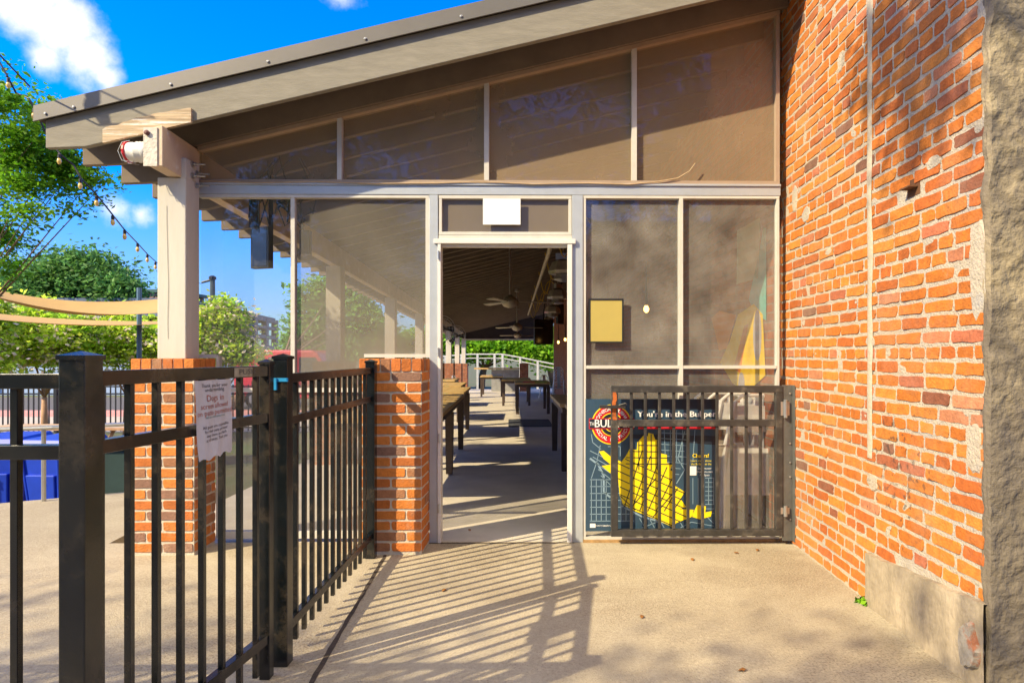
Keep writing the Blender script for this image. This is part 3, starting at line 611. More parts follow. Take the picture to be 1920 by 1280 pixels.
# right window
rw = MB(); fr_rect(rw, 1093.5, 366.5, 1463, 1011, 5); bar(rw, 1274, 372, 1281, 1005.5, FY0 - .016); bar(rw, 1099, 685, 1273.7, 691, FY0 - .014); bar(rw, 1281.3, 685, 1457.5, 691, FY0 - .014)
rwo = rw.build('right_window_frame', ALU_W, po)
for (x0, x1) in ((1098.5, 1274), (1281, 1458)):
    for (y0, y1) in ((371.5, 685), (691, 1006)): pane([(x0, y0), (x1, y0), (x1, y1), (x0, y1)], GLASSR, rwo)
sl = MB(); bar(sl, 1093.5, 1011.3, 1463, 1018, 4.27, 4.36); sl.build('sill', mat('stained_sill', (.50, .30, .12), .7, .3, 20), rwo)
# upper screens
uw = MB(); BRN = mat('brown_frame', (.40, .30, .22), .6, .1, 6)
bar(uw, 377, 339, 1463, 344.8, FY0 - .02, FY1 - .01, 1)
xs = [(634.5, 643), (908, 917), (1184.5, 1194)]
def toph(X): return HB(X) - .004
def slopebar(a, x0, x1, d0, d1, Ya, Yb, m=0): a.prism([(x0, Ya, HB(x0) + d0), (x1, Ya, HB(x1) + d0), (x1, Ya, HB(x1) + d1), (x0, Ya, HB(x0) + d1)], (0, Yb - Ya, 0), m)
X0, X1 = F(377, 0)[0], F(1463, 0)[0]
slopebar(uw, X0, X1, -.03, -.003, FY0 - .022, FY1 - .01, 0)
for a, b in xs:
    xa, xb = F(a, 0)[0], F(b, 0)[0]; z0 = F(0, 339)[1] + .001
    uw.prism([(xa, FY0 - .018, z0), (xb, FY0 - .018, z0), (xb, FY0 - .018, HB(xb) - .032), (xa, FY0 - .018, HB(xa) - .032)], (0, .045, 0), 2)
xa, xb = F(1456, 0)[0], X1; uw.prism([(xa, FY0 - .018, z0), (xb, FY0 - .018, z0), (xb, FY0 - .018, HB(xb) - .032), (xa, FY0 - .018, HB(xa) - .032)], (0, .045, 0), 0)
uwo = uw.build('upper_screen_frame', [BRN, BRN, ALU_W], po)
ed = [F(377, 0)[0]] + [F((a + b) / 2, 0)[0] for a, b in xs] + [X1]
zb = F(0, 340)[1]
for i in range(4):
    b = MB(); xa, xb = ed[i], ed[i + 1]; b.add([(xa, 4.318, zb), (xb, 4.318, zb), (xb, 4.318, HB(xb) - .02), (xa, 4.318, HB(xa) - .02)], [(0, 1, 2, 3)]); b.build('pane', SCREEN, uwo)
cb = MB(); cb.tube([(F(x, 0)[0], 4.27, F(0, y)[1]) for x, y in [(385, 343), (480, 346), (600, 344), (700, 347), (820, 346), (900, 343), (1000, 347), (1100, 345), (1180, 347), (1230, 342), (1270, 335), (1292, 322), (1303, 307)]], .004, 6)
cb.build('loose_cable', mat('tan_cable', (.55, .40, .24), .6), uwo)
ga = MB(); gx = [-2.3 + .0 * 0]; yE = 30.0
ga.prism([I(-2.5, yE, 2.45), I(1.9, yE, 2.45), I(1.9, yE, HB(1.9) + .2), I(-2.5, yE, HB(-2.5) + .22)], (0, .05, 0)); ga.build('end_gable', mat('dark_gable', (.045, .035, .035), .8), po)
ga = MB(); ga.prism([I(-2.5, yE - .05, 2.42), I(1.7, yE - .05, 2.42), I(1.7, yE - .05, 2.5), I(-2.5, yE - .05, 2.5)], (0, .04, 0)); ga.build('gable_rail', CREAM, po)
lwl = MB(); lwl.hexa([I(-1.1, 28.5, 0), I(.2, 28.5, 0), I(.2, 28.5, 1.0), I(-1.1, 28.5, 1.0)], [I(-1.1, 28.7, 0), I(.2, 28.7, 0), I(.2, 28.7, 1.0), I(-1.1, 28.7, 1.0)]); lwl.build('low_wall', mat('grey_panel', (.30, .30, .29), .8), po)
lwl = MB(); lwl.hexa([I(.22, 28.4, 0), I(.62, 28.4, 0), I(.62, 28.4, 1.3), I(.22, 28.4, 1.3)], [I(.22, 28.8, 0), I(.62, 28.8, 0), I(.62, 28.8, 1.3), I(.22, 28.8, 1.3)]); lwl.build('brick_column', INBRK, po)
lwl = MB(); lwl.hexa([I(-1.9, 28.3, 1.02), I(.2, 28.3, 1.02), I(.2, 28.3, 1.09), I(-1.9, 28.3, 1.09)], [I(-1.9, 28.75, 1.02), I(.2, 28.75, 1.02), I(.2, 28.75, 1.09), I(-1.9, 28.75, 1.09)]); lwl.build('counter_top', TABLE, po)
cd = MB(); cd.tube([P(1034, 440, 5.2), P(1030, 470, 6.2), P(990, 590, 17.)], .022, 8); cd.build('ceiling_conduit', mat('conduit', (.55, .50, .38), .5), po)
for k in range(6):
    y = 6.6 + 2.0 * k; c = MB(); q = []
    for i in range(15):
        t = i / 14; q.append(I(.30 + .45 * t, y + 1, 3.0 - .42 * math.sin(math.pi * min(1, t * 1.8)) * (t < .55) + .10 * math.sin(math.pi * (t - .55) / .45) * (t >= .55)))
    c.tube(q, .009, 6); c.build('hanging_cable', CABLEY, po)

# ------------------------------------------------------------------ facade bits
o = MB(); a0, t0 = F(906, 373.5); a1, b0_ = F(976, 422); o.box(a0, a1, 4.2795, 4.2812, b0_, t0); o = o.build('paper_sheet', PWHITE, org=((a0 + a1) / 2, 4.28, b0_)); tag(o, 'blank white paper sheet in the transom above the doorway', 'paper')
nf = MB(); fr_rect(nf, 1104, 560, 1169, 643, 3, 4.276, 4.286); X_, Z_ = F(1136, 643)
nt_ = thing('framed_notice', 'small dark framed gold notice on the right window', 'notice', (X_, 4.28, Z_)); nf.build('frame', SEAL, nt_)
nf = MB(); a0, t0 = F(1107, 563); a1, b0_ = F(1166, 640); nf.box(a0, a1, 4.279, 4.283, b0_, t0); nf.build('card', GOLD, nt_)
# security lamp on the beam side
sl_ = thing('beam_lamp', 'white ribbed lamp housing with red ring beside the beam end', 'lamp', (-2.62, 3.95, 2.60))
X_, Z_ = (256 - 1024) / 292., 1.31 + (666 - 289) / 292.
a = MB(); prof = [(.03, -.07), (.055, -.065), (.062, -.03), (.058, 0), (.066, .01), (.058, .02), (.066, .03), (.058, .04), (.066, .05), (.05, .09)]
a.lathe((X_ + .03, 3.92, Z_), prof, 16, 0, 'X'); a.build('housing', WHITE, sl_, smooth=True)
a = MB(); a.lathe((X_ - .035, 3.92, Z_), [(.058, 0), (.066, .004), (.066, .014), (.058, .018)], 16, 0, 'X'); a.build('ring', RED, sl_)
a = MB()
for dy in (-.03, 0, .03): a.tube([(X_ + .0, 3.92 + dy, Z_ + .065), (X_ - .05, 3.92 + dy, Z_ + .055), (X_ - .075, 3.92 + dy, Z_), (X_ - .05, 3.92 + dy, Z_ - .06), (X_ + .02, 3.92 + dy, Z_ - .07)], .002, 5)
a.build('wire_guard', METAL, sl_)

# ------------------------------------------------------------------ poster
ps_ = thing('district_poster', 'navy and yellow map poster behind the small gate', 'poster', (F(1221, 0)[0], 4.29, F(0, 995)[1]))
YP = 4.2835
def Q(zx, zy): return F(1070 + zx / 3.88, 700 + zy / 3.88)
bd = MB(); a0, t0 = Q(108, 185); a1, b0_ = Q(1065, 1145); bd.box(a0, a1, YP, YP + .003, b0_, t0, 0)
def lay(mb, pts, k, m): mb.prism([(Q(x, y)[0], YP - .0009 * k, Q(x, y)[1]) for x, y in pts], (0, .0006, 0), m)
lay(bd, [(440, 187), (1064, 187), (1064, 262), (440, 262)], 1, 1)  # the two dark bands put shade across the poster into the board colour
lay(bd, [(440, 440), (1064, 455), (1064, 520), (440, 470)], 1, 1)
bd.build('board', [NAVY, NAVYD], ps_)
mp_ = MB()
def ln(pts, wd=5, k=2, m=0):
    for (x0, y0), (x1, y1) in zip(pts, pts[1:]):
        L2 = math.hypot(x1 - x0, y1 - y0) or 1; nx, ny = -(y1 - y0) / L2 * wd / 2, (x1 - x0) / L2 * wd / 2
        lay(mp_, [(x0 + nx, y0 + ny), (x1 + nx, y1 + ny), (x1 - nx, y1 - ny), (x0 - nx, y0 - ny)], k, m)
for i in range(7): ln([(140, 770 + 50 * i), (460, 770 + 50 * i)])
for i in range(9): ln([(150 + 36 * i, 765), (150 + 36 * i, 1075)])
for i in range(5): ln([(140 + 20 * i, 560 + 45 * i), (300, 640 + 45 * i)])
ln([(215, 520), (190, 640), (150, 760)]); ln([(150, 440), (160, 500), (220, 550)]); ln([(270, 530), (360, 530), (360, 600)]); ln([(320, 500), (320, 610)])
ln([(140, 615), (200, 660), (240, 740), (240, 860), (290, 900)], 14); ln([(370, 960), (520, 1040), (740, 1100)], 12)
for i in range(6): ln([(680 + 45 * i, 410), (690 + 40 * i, 640)], 4.5)
for i in range(8): ln([(660, 430 + 42 * i), (860 - 10 * i, 440 + 42 * i)], 4.5)
ln([(830, 420), (780, 620), (830, 700), (770, 800)], 6); ln([(790, 600), (850, 610)]); ln([(790, 650), (850, 660)])
for i in range(9): ln([(980, 760 + 32 * i), (1045, 760 + 32 * i)], 4.5)
for i in range(5): ln([(890 + 38 * i, 760), (890 + 38 * i, 950)], 4.5)
for i in range(5): ln([(500 + 70 * i, 1050), (540 + 70 * i, 1120)], 5)
ln([(520, 1120), (640, 1075)]); ln([(800, 1120), (880, 1080), (1045, 1110)]); ln([(960, 1010), (1040, 1090)])
yl = [(205, 565), (240, 560), (300, 610), (370, 640), (400, 600), (430, 545), (480, 555), (485, 500), (530, 450), (560, 455), (565, 430), (600, 440), (615, 480), (650, 490), (655, 580), (700, 590), (700, 650), (740, 660), (725, 700), (750, 720),
      (750, 810), (830, 860), (800, 910), (840, 970), (790, 985), (895, 990), (885, 1040), (770, 1085), (740, 1115), (600, 1050), (470, 1000), (380, 950), (355, 880), (345, 770), (260, 700), (225, 670), (290, 660), (240, 620)]
lay(mp_, yl, 3, 1); lay(mp_, [(920, 955), (985, 965), (980, 1010), (1030, 1000), (1020, 1040), (940, 1060), (880, 1040)], 3, 1)
def inside(x, y, P_):
    c = False; j = len(P_) - 1
    for i in range(len(P_)):
        if (P_[i][1] > y) != (P_[j][1] > y) and x < (P_[j][0] - P_[i][0]) * (y - P_[i][1]) / (P_[j][1] - P_[i][1]) + P_[i][0]: c = not c
        j = i
    return c
def clipln(x0, y0, x1, y1, wd=6.5):
    n = 40; prev = None
    for i in range(n + 1):
        t = i / n; x, y = x0 + (x1 - x0) * t, y0 + (y1 - y0) * t; ok = inside(x, y, yl)
        if ok and prev is None: prev = (x, y)
        if (not ok or i == n) and prev is not None: ln([prev, (x, y)], wd, 4, 2); prev = None
for i in range(9): clipln(330, 590 + 55 * i, 860, 830 + 55 * i)
for i in range(7): clipln(520 + 60 * i, 560 + 40 * i, 380 + 60 * i, 1000)
for i in range(4): clipln(400, 520 + 45 * i, 760, 525 + 45 * i)
for i in range(5): clipln(450 + 45 * i, 440, 450 + 45 * i, 700)
clipln(450, 960, 620, 760); clipln(600, 1040, 760, 850); clipln(340, 870, 470, 990)
mp_.build('street_map', [LINE, PYEL, NAVYD], ps_)
hd = MB()
def ptext(mb, body, zx, zy, size_z, m=0, align='CENTER', k=5, rot=0, sx=1):
    vs, fs = text(body, size_z / 3.88 / 267 , align); cx, cz = Q(zx, zy)
    ca, sa = math.cos(rot), math.sin(rot)
    mb.add([(cx + (x * ca * sx - y * sa), YP - .0009 * k, cz + (x * sa * sx + y * ca)) for x, y, z in vs], fs, m)
ptext(hd, "You're in the Bullpen!", 783, 296, 60, sx=1.13); ptext(hd, "You're in the Bullpen!", 787, 297, 60, k=5.3, sx=1.13)
lay(hd, [(490, 388), (1064, 388), (1064, 404), (490, 404)], 4, 1)
ptext(hd, "Cheers!", 945, 598, 40, 2, sx=.95); ptext(hd, "Cheers!", 947, 598, 40, 2, sx=.95, k=5.4); ptext(hd, "Learn more about", 950, 634, 21, 2); ptext(hd, "the Bullpen at the", 950, 658, 21, 2)
for i, s_ in enumerate(["Downtown", "Durham.com", "/Bullpen"]): ptext(hd, s_, 975, 690 + 24 * i, 22, 0)
lay(hd, [(868, 674), (915, 674), (915, 740), (868, 740)], 4, 0)
lay(hd, [(140, 1088), (180, 1088), (180, 1118), (140, 1118)], 4, 0); ptext(hd, "DOWNTOWN", 210, 1104, 15, 0); ptext(hd, "DURHAM", 275, 1104, 18, 0)
hd.build('lettering', [PWHITE, RED, PYEL], ps_)
lg = MB(); lc = (297, 370)
def disc(r, k, m, n=40): lay(lg, [(lc[0] + r * math.cos(2 * math.pi * i / n), lc[1] + r * math.sin(2 * math.pi * i / n)) for i in range(n)], k, m)
disc(146, 2, 0); disc(138, 3, 1); disc(84, 4, 0); disc(78, 5, 2); disc(52, 5.6, 0); disc(46, 6.2, 2)
lay(lg, [(132, 325), (460, 325), (460, 402), (132, 402)], 6.6, 1); lay(lg, [(137, 331), (455, 331), (455, 396), (137, 396)], 7, 2)
ptext(lg, "BULLPEN", 318, 364, 82, 3, k=8, sx=.9); ptext(lg, "BULLPEN", 321, 364, 82, 3, k=8.3, sx=.9); ptext(lg, "THE", 160, 366, 38, 3, k=8, rot=.0, sx=.7)
def arc(body, r, a0, a1, up):
    for i, ch in enumerate(body):
        if ch == ' ': continue
        a = a0 + (a1 - a0) * i / (len(body) - 1); x, y = lc[0] + r * math.cos(a), lc[1] - r * math.sin(a)
        ptext(lg, ch, x, y, 34, 3, k=6, rot=(a - math.pi / 2) if up else (a + math.pi / 2)); ptext(lg, ch, x + 2, y, 34, 3, k=6.3, rot=(a - math.pi / 2) if up else (a + math.pi / 2))
arc("DOWNTOWN DURHAM", 110, R(164), R(16), True); arc("SOCIAL DISTRICT", 110, R(198), R(342), False)
lg.build('round_logo', [PYEL, RED, NAVYD, PWHITE], ps_)

# ------------------------------------------------------------------ small gate on the right
gt = thing('metal_gate', 'low dark metal gate hinged to the brick wall in front of the poster', 'gate', (1.68, 4.21, 0))
GY = 4.21; gs = 273.
def G(x, y): return (x - 1024) / 273., 1.31 + (666 - y) / 273.
def gbar(x0, y0, x1, y1, ya, yb, name='rail', m=GATEG):
    a, t = G(x0, y0); b, c = G(x1, y1); q = MB(); q.box(a, b, ya, yb, c, t); return q.build(name, m, gt, bevel=.003)
gbar(1146, 723, 1469.5, 736, GY - .02, GY + .02); gbar(1159.3, 787, 1456.3, 799.5, GY - .018, GY + .018); gbar(1146, 993.5, 1469.5, 1006, GY - .02, GY + .02)
st = gbar(1146, 736.2, 1159, 993.3, GY - .02, GY + .02, 'stile'); gbar(1456.6, 736.2, 1469.5, 993.3, GY - .02, GY + .02, 'stile')
for px in [1184.7, 1211, 1237.8, 1264.8, 1291.8, 1319.2, 1346.7, 1374.4, 1402, 1429]:
    gbar(px - 2.7, 736.2, px + 2.7, 786.8, GY - .009, GY + .009, 'bar'); gbar(px - 2.7, 799.7, px + 2.7, 993.3, GY - .009, GY + .009, 'bar')
ru = MB(); pts = []
x, z = G(1152, 735)
for i in range(12): pts.append((x - .013 + rnd.uniform(-.003, .003), z - .19 * i / 11))
for i in range(12): pts.append((x + .015 + rnd.uniform(-.006, .004), z - .19 * (11 - i) / 11))
ru.prism([(a, GY - .0215, b) for a, b in pts], (0, .001, 0)); ru.build('rust_patch', RUST, st)
lt = MB(); a, t = G(1124, 759); b, c = G(1172, 765); lt.box(a, b, GY - .045, GY - .022, c, t); lt.tube([(G(1160, 760)[0], GY - .04, t), (G(1172, 756)[0], GY - .06, t + .015), (G(1174, 758)[0], GY - .06, t + .005)], .005, 6); lt.build('latch', GATEG, gt, bevel=.003)
hp = MB(); hp.box(1.632, 1.700, GY - .012, GY + .0, 0.03, 1.105); hp.box(1.700, 1.706, GY - .05, GY + .0, 0.03, 1.105); hp.build('hinge_plate', mat('steel_plate', (.16, .16, .15), .5, .2, 9, .2, 50, metal=.3), gt, bevel=.002)
for (y0, y1) in ((749, 783), (948, 968)):
    h_ = MB(); x = G(1473.5, 0)[0]; h_.tube([(x, GY - .03, G(0, y1)[1]), (x, GY - .03, G(0, y0)[1])], .013, 10); h_.box(x - .03, x + .03, GY - .024, GY - .020, G(0, y1 - 4)[1], G(0, y0 + 4)[1]); h_.build('hinge', METAL, gt)
for py in (738, 832, 868, 895, 975):
    h_ = MB(); x, z = G(1484, py); h_.lathe((x, GY - .013, z), [(.008, 0), (.006, -.006)], 8, 0, 'Y'); h_.build('bolt', METAL, gt)

# ------------------------------------------------------------------ black fence at the left
def fpost(par, x, y, w_, top, name='post', base=0, cap=True):
    a = MB(); a.box(x - w_ / 2, x + w_ / 2, y - w_ / 2, y + w_ / 2, base, top - .012 if cap else top); o = a.build(name, BLACK, par, bevel=.003)
    if cap:
        c = MB(); q = w_ / 2 + .004; z = top - .012; c.box(x - q, x + q, y - q, y + q, z - .012, z)
        c.add([(x - q, y - q, z), (x + q, y - q, z), (x + q, y + q, z), (x - q, y + q, z), (x, y, top)], [(0, 1, 4), (1, 2, 4), (2, 3, 4), (3, 0, 4)]); c.build('cap', BLACK, o)
    return o
def frail(par, x0, y0, x1, y1, z, h, th, name='rail'):
    a = Vector((x0, y0, 0)); b = Vector((x1, y1, 0)); n = (b - a).normalized().cross(Vector((0, 0, 1))) * th / 2
    q = MB(); q.hexa([a - n + Vector((0, 0, z)), a + n + Vector((0, 0, z)), a + n + Vector((0, 0, z + h)), a - n + Vector((0, 0, z + h))], [b - n + Vector((0, 0, z)), b + n + Vector((0, 0, z)), b + n + Vector((0, 0, z + h)), b - n + Vector((0, 0, z + h))]); return q.build(name, BLACK, par, bevel=.002)
def fpick(par, x, y, z0, z1, w_=.0195):
    q = MB(); q.box(x - w_ / 2, x + w_ / 2, y - w_ / 2, y + w_ / 2, z0, z1); q.build('picket', BLACK, par, bevel=.0015)
P1 = (-1.232, 1.634); P2a = (-1.138, 2.50); P2 = (-1.118, 2.61); P3 = (-1.135, 3.975)
fl = thing('metal_fence', 'black metal fence section reaching left from the nearest big post', 'fence', (P1[0] - .6, P1[1], 0))
for (z, h) in ((1.222, .040), (1.036, .038), (.16, .038)): frail(fl, -4.0, P1[1], P1[0] - .034, P1[1], z, h, .034)
x = -1.402
while x > -3.9: fpick(fl, x, P1[1], .05, 1.222); x -= .118
fm = thing('metal_fence', 'near black metal fence section with nearest big post and paper notice', 'fence', (-1.2, 2.05, 0))
fpost(fm, P1[0], P1[1], .068, 1.322); 
for (z, h) in ((1.226, .042), (1.040, .038), (.145, .04)): frail(fm, P1[0], P1[1] + .034, P2a[0], P2a[1] - .02, z, h, .032)
for k in range(8):
    y = 1.69 + .105 * k; t = (y - P1[1]) / (P2a[1] - P1[1]); fpick(fm, P1[0] + (P2a[0] - P1[0]) * t, y, .04, 1.226)
fpost(fm, P2a[0], P2a[1], .042, 1.296)
fr_ = thing('metal_fence', 'far black metal fence section ending at the brick column', 'fence', (-1.12, 3.3, 0))
p2 = fpost(fr_, P2[0], P2[1], .060, 1.318); fpost(fr_, P3[0], P3[1], .060, 1.285)
for (z, h) in ((1.192, .040), (1.012, .036), (.125, .040)): frail(fr_, P2[0], P2[1] + .03, P3[0], P3[1] - .03, z + .0, h, .032)
for k in range(12):
    y = 2.745 + .0985 * k; t = (y - P2[1]) / (P3[1] - P2[1]); fpick(fr_, P2[0] + (P3[0] - P2[0]) * t, y, .045, 1.192)
bc = MB(); bc.box(P2[0] - .031, P2[0] + .034, P2[1] - .034, P2[1] - .030, 1.20, 1.215); bc.box(P2[0] - .031, P2[0] - .012, P2[1] - .040, P2[1] - .030, 1.165, 1.215); bc.build('blue_strap', BLUEC, p2)
# push sign on the rail
pu = MB(); pu_o = Vector((P2a[0] + .012, 2.33, 1.232))
vs, fs = text("PUSH", .038)
lab = MB(); fx = lambda y: P1[0] + (P2a[0] - P1[0]) * (y - P1[1]) / (P2a[1] - P1[1])
lab.add([(fx(2.26) + .0175, 2.26, 1.230), (fx(2.44) + .0175, 2.44, 1.230), (fx(2.44) + .0175, 2.44, 1.264), (fx(2.26) + .0175, 2.26, 1.264)], [(0, 1, 2, 3)])
lab.add([(fx(2.34 + x) + .0185, 2.34 + x * 1.2, 1.247 + y * .75) for x, y, z in vs], fs, 1)
lo = lab.build('push_label', [mat('worn_label', (.38, .33, .22), .6, .3, 40), INK], org=(fx(2.34), 2.34, 1.23)); tag(lo, 'worn PUSH label on the black fence rail', 'label')
# paper notice on the fence
pn = MB()
def pnf(u, v):
    y = 2.045 + .185 * u - .012 * (1 - v) * (1 - u); z = 1.225 - .27 * v + .012 * v * u + (.006 * math.sin(u * 19) * (v > .95))
    return (fx(y) + .026 + .005 * math.sin(u * 5) * v + .008 * v * v + .002 * math.sin(u * 17 + v * 6), y, z)
NV = 12
pn.grid(lambda u, v: pnf(u, v), 14, 18)
def ntext(body, u, v, size, m):
    vs, fs = text(body, size); pts = []
    for x, y, z in vs:
        uu, vv = u + x / .205, v - y / .27; p = pnf(min(1, max(0, uu)), min(1, max(0, vv))); pts.append((p[0] + .0012, p[1], p[2]))
    pn.add(pts, fs, m)
for s_, v, sz, m in [("Thank you for your", .07, .018, 1), ("understanding.", .125, .018, 1), ("Dogs in", .235, .032, 2), ("screen allowed", .335, .026, 2), ("on patio permitted", .42, .026, 2), ("All are welcome in our", .475, .013, 3), ("All guests are responsible", .60, .015, 1), ("for their pets and must", .655, .015, 1), ("keep them on a leash", .71, .015, 1), ("at all times. Thank you", .765, .015, 1)]:
    ntext(s_, .52, v, sz, m)
pno = pn.build('paper_notice', [PAPER, INK, INKR, INKG], org=(fx(2.18), 2.18, .96)); tag(pno, 'curling white paper notice hung on the black fence rails', 'notice')

# ------------------------------------------------------------------ furniture in the porch
def table_proto(L, W, H, name, label, loc, group, top=TABLE):
    t = thing(name, label, 'table', loc, group, rz=R(3.4))
    x, y, z = loc
    a = MB()
    for k in range(5): w_ = W / 5; a.box(x - W / 2 + k * w_ + .002, x - W / 2 + (k + 1) * w_ - .002, y - L / 2, y + L / 2, z + H - .04, z + H + rnd.uniform(-.001, .001))
    a.build('tabletop', top, t)
    a = MB(); a.box(x - W / 2 + .03, x + W / 2 - .03, y - L / 2 + .03, y + L / 2 - .03, z + H - .11, z + H - .041); a.build('apron', TLEG, t)
    for sx in (-1, 1):
        for sy in (-1, 1):
            a = MB(); cx, cy = x + sx * (W / 2 - .06), y + sy * (L / 2 - .07); a.hexa([(cx - .035, cy - .035, z), (cx + .035, cy - .035, z), (cx + .035, cy + .035, z), (cx - .035, cy + .035, z)], [(cx - .045, cy - .045, z + H - .112), (cx + .045, cy - .045, z + H - .112), (cx + .045, cy + .045, z + H - .112), (cx - .045, cy + .045, z + H - .112)]); a.build('leg', TLEG, t)
    return t
GL = 'dark legged tables along the left side of the porch'
tbs = [(-1.33, 6.1, 'dark legged wooden table nearest inside the doorway on the left'), (-1.36, 8.1, 'dark legged wooden table second from the door on the left'), (-1.45, 10.8, 'dark legged wooden table third from the door on the left'),
       (-1.75, 14.0, 'dark legged wooden table fourth from the door on the left'), (-2.3, 18.6, 'orange topped table by the white posts farthest back on the left')]
proto = table_proto(1.75, .9, .80, 'bar_table', tbs[0][2], I(tbs[0][0] , tbs[0][1], 0), GL)
def place(p, loc, label, mt=None):
    o = copy_tree(p); o.location = loc; o['label'] = label
    return o
for x, y, l in tbs[1:]: place(proto, I(x, y, 0), l)
place(proto, I(.33, 16.2, 0), 'green and red painted table in the middle of the aisle')['group'] = 'tables in the aisle'
place(proto, I(-.05, 19.3, 0), 'wooden table right behind the painted table in the aisle')['group'] = 'tables in the aisle'
place(proto, I(-.95, 24.5, 0), 'dark narrow table in front of the far counter')['group'] = 'tables in the aisle'
place(proto, I(.80, 5.9, 0), 'wooden table nearest inside the doorway on the right')['group'] = 'tables along the inner brick wall'
place(proto, I(.78, 8.0, 0), 'wooden table before the stacked metal chairs on the right')['group'] = 'tables along the inner brick wall'
cr_ = MB(); q = I(.33, 16.2, 0); 
runner = MB(); runner.box(-.2, .1, -.89, -.3, .806, .812, 0); runner.box(.1, .42, -.89, -.3, .806, .812, 1)
runner.v = [(p[0] + q[0], p[1] + q[1], p[2] + q[2]) for p in runner.v]; rr = runner.build('table_mat', [RED, mat('lime_mat', (.35, .5, .05), .6)], org=q); tag(rr, 'red and lime mat lying on the aisle table end', 'mat')
# floor mat
a = MB(); q = I(.12, 13.0, 0); a.prism([I(-.28, 12.2, .0), I(.62, 12.2, .0), I(.62, 13.8, .0), I(-.28, 13.8, .0)], (0, 0, .012)); tag(a.build('floor_mat', mat('dark_mat', (.05, .055, .065), .9, .1, 30), org=q), 'dark rectangular floor mat in the aisle', 'mat')
# chairs
def chair(loc, label, group):
    t = thing('metal_chair', label, 'chair', loc, group); x, y, z = loc
    a = MB(); a.prism([(x - .18, y - .18, z + .44), (x + .18, y - .18, z + .44), (x + .16, y + .17, z + .43), (x - .16, y + .17, z + .43)], (0, 0, .02)); a.build('seat', CHAIRM, t, bevel=.006)
    a = MB(); pts = [(x - .17, y + .17, z + .44), (x - .15, y + .20, z + .74), (x - .08, y + .22, z + .85), (x + .08, y + .22, z + .85), (x + .15, y + .20, z + .74), (x + .17, y + .17, z + .44)]; a.tube(pts, .013, 8)
    a.prism([(x - .05, y + .18, z + .45), (x + .05, y + .18, z + .45), (x + .06, y + .22, z + .84), (x - .06, y + .22, z + .84)], (0, .006, 0)); a.build('backrest', CHAIRM, t)
    for sx in (-1, 1):
        for sy in (-1, 1):
            a = MB(); a.tube([(x + sx * .16, y + sy * .16, z + .43), (x + sx * .22, y + sy * .23, z)], [.022, .012], 8); a.build('leg', CHAIRM, t)
    return t
c0 = chair(I(1.40, 20.5, 0), 'lowest pale metal chair of the stack by the inner wall', 'stacked pale metal chairs')
for k, w_ in enumerate(('second lowest', 'third lowest', 'topmost')):
    c = copy_tree(c0); c.location = Vector(I(1.40, 20.5, 0)) + Vector((0, .03 * (k + 1), .10 * (k + 1))); c['label'] = w_ + ' pale metal chair of the stack by the inner wall'
c = copy_tree(c0); c.location = I(1.1, 22.2, 0); c.rotation_euler.z = .5; c['label'] = 'single pale metal chair behind the stack by the inner wall'
c = copy_tree(c0); c.location = I(-2.0, 21.2, 0); c.rotation_euler.z = 1.2; c['label'] = 'pale metal chair beside the far left brick columns'; c['group'] = 'loose metal chairs'
# white folding chairs leaning behind the right window
def fold(loc, lean, label):
    t = thing('folding_chair', label, 'chair', loc, 'white folding chairs leaning behind the right window'); x, y, z = loc
    for nm, dx in (('side_rail', -.2), ('side_rail', .2)):
        a = MB(); a.tube([(x + dx, y - .05, z), (x + dx + lean * .3, y + .05, z + .55), (x + dx * .7 + lean * .55, y + .09, z + .95)], .021, 8); a.build(nm, CHAIRW, t)
    a = MB(); a.tube([(x - .14 + lean * .55, y + .09, z + .95), (x - .08 + lean * .58, y + .1, z + 1.0), (x + .08 + lean * .58, y + .1, z + 1.0), (x + .14 + lean * .55, y + .09, z + .95)], .014, 8); a.prism([(x - .16 + lean * .45, y + .07, z + .72), (x + .16 + lean * .45, y + .07, z + .72), (x + .14 + lean * .53, y + .08, z + .92), (x - .14 + lean * .53, y + .08, z + .92)], (0, .01, 0)); a.build('backrest', CHAIRW, t)
    a = MB(); a.prism([(x - .18, y + .0, z + .25), (x + .18, y + .0, z + .25), (x + .16 + lean * .3, y + .02, z + .6), (x - .16 + lean * .3, y + .02, z + .6)], (0, .012, 0)); a.build('seat', CHAIRW, t)
    return t
for k, nm in enumerate(('frontmost', 'second', 'third', 'rearmost')): fold((1.52 - .06 * k, 4.62 + .16 * k, 0), .15 - .3 * k * .0, nm + ' white folding chair leaning behind the right window')
a = MB(); a.box(.0, .36, 0, .3, 0, .62); a.box(-.005, .365, -.005, .305, .62, .625); a.v = [(p[0] + 1.10, p[1] + 4.66, p[2]) for p in a.v]; a.box(1.11, 1.30, 4.655, 4.659, .44, .47)
tag(a.build('cardboard_box', CARD, org=(1.28, 4.8, 0), bevel=.004), 'tall brown cardboard box behind the window beside the poster', 'box')
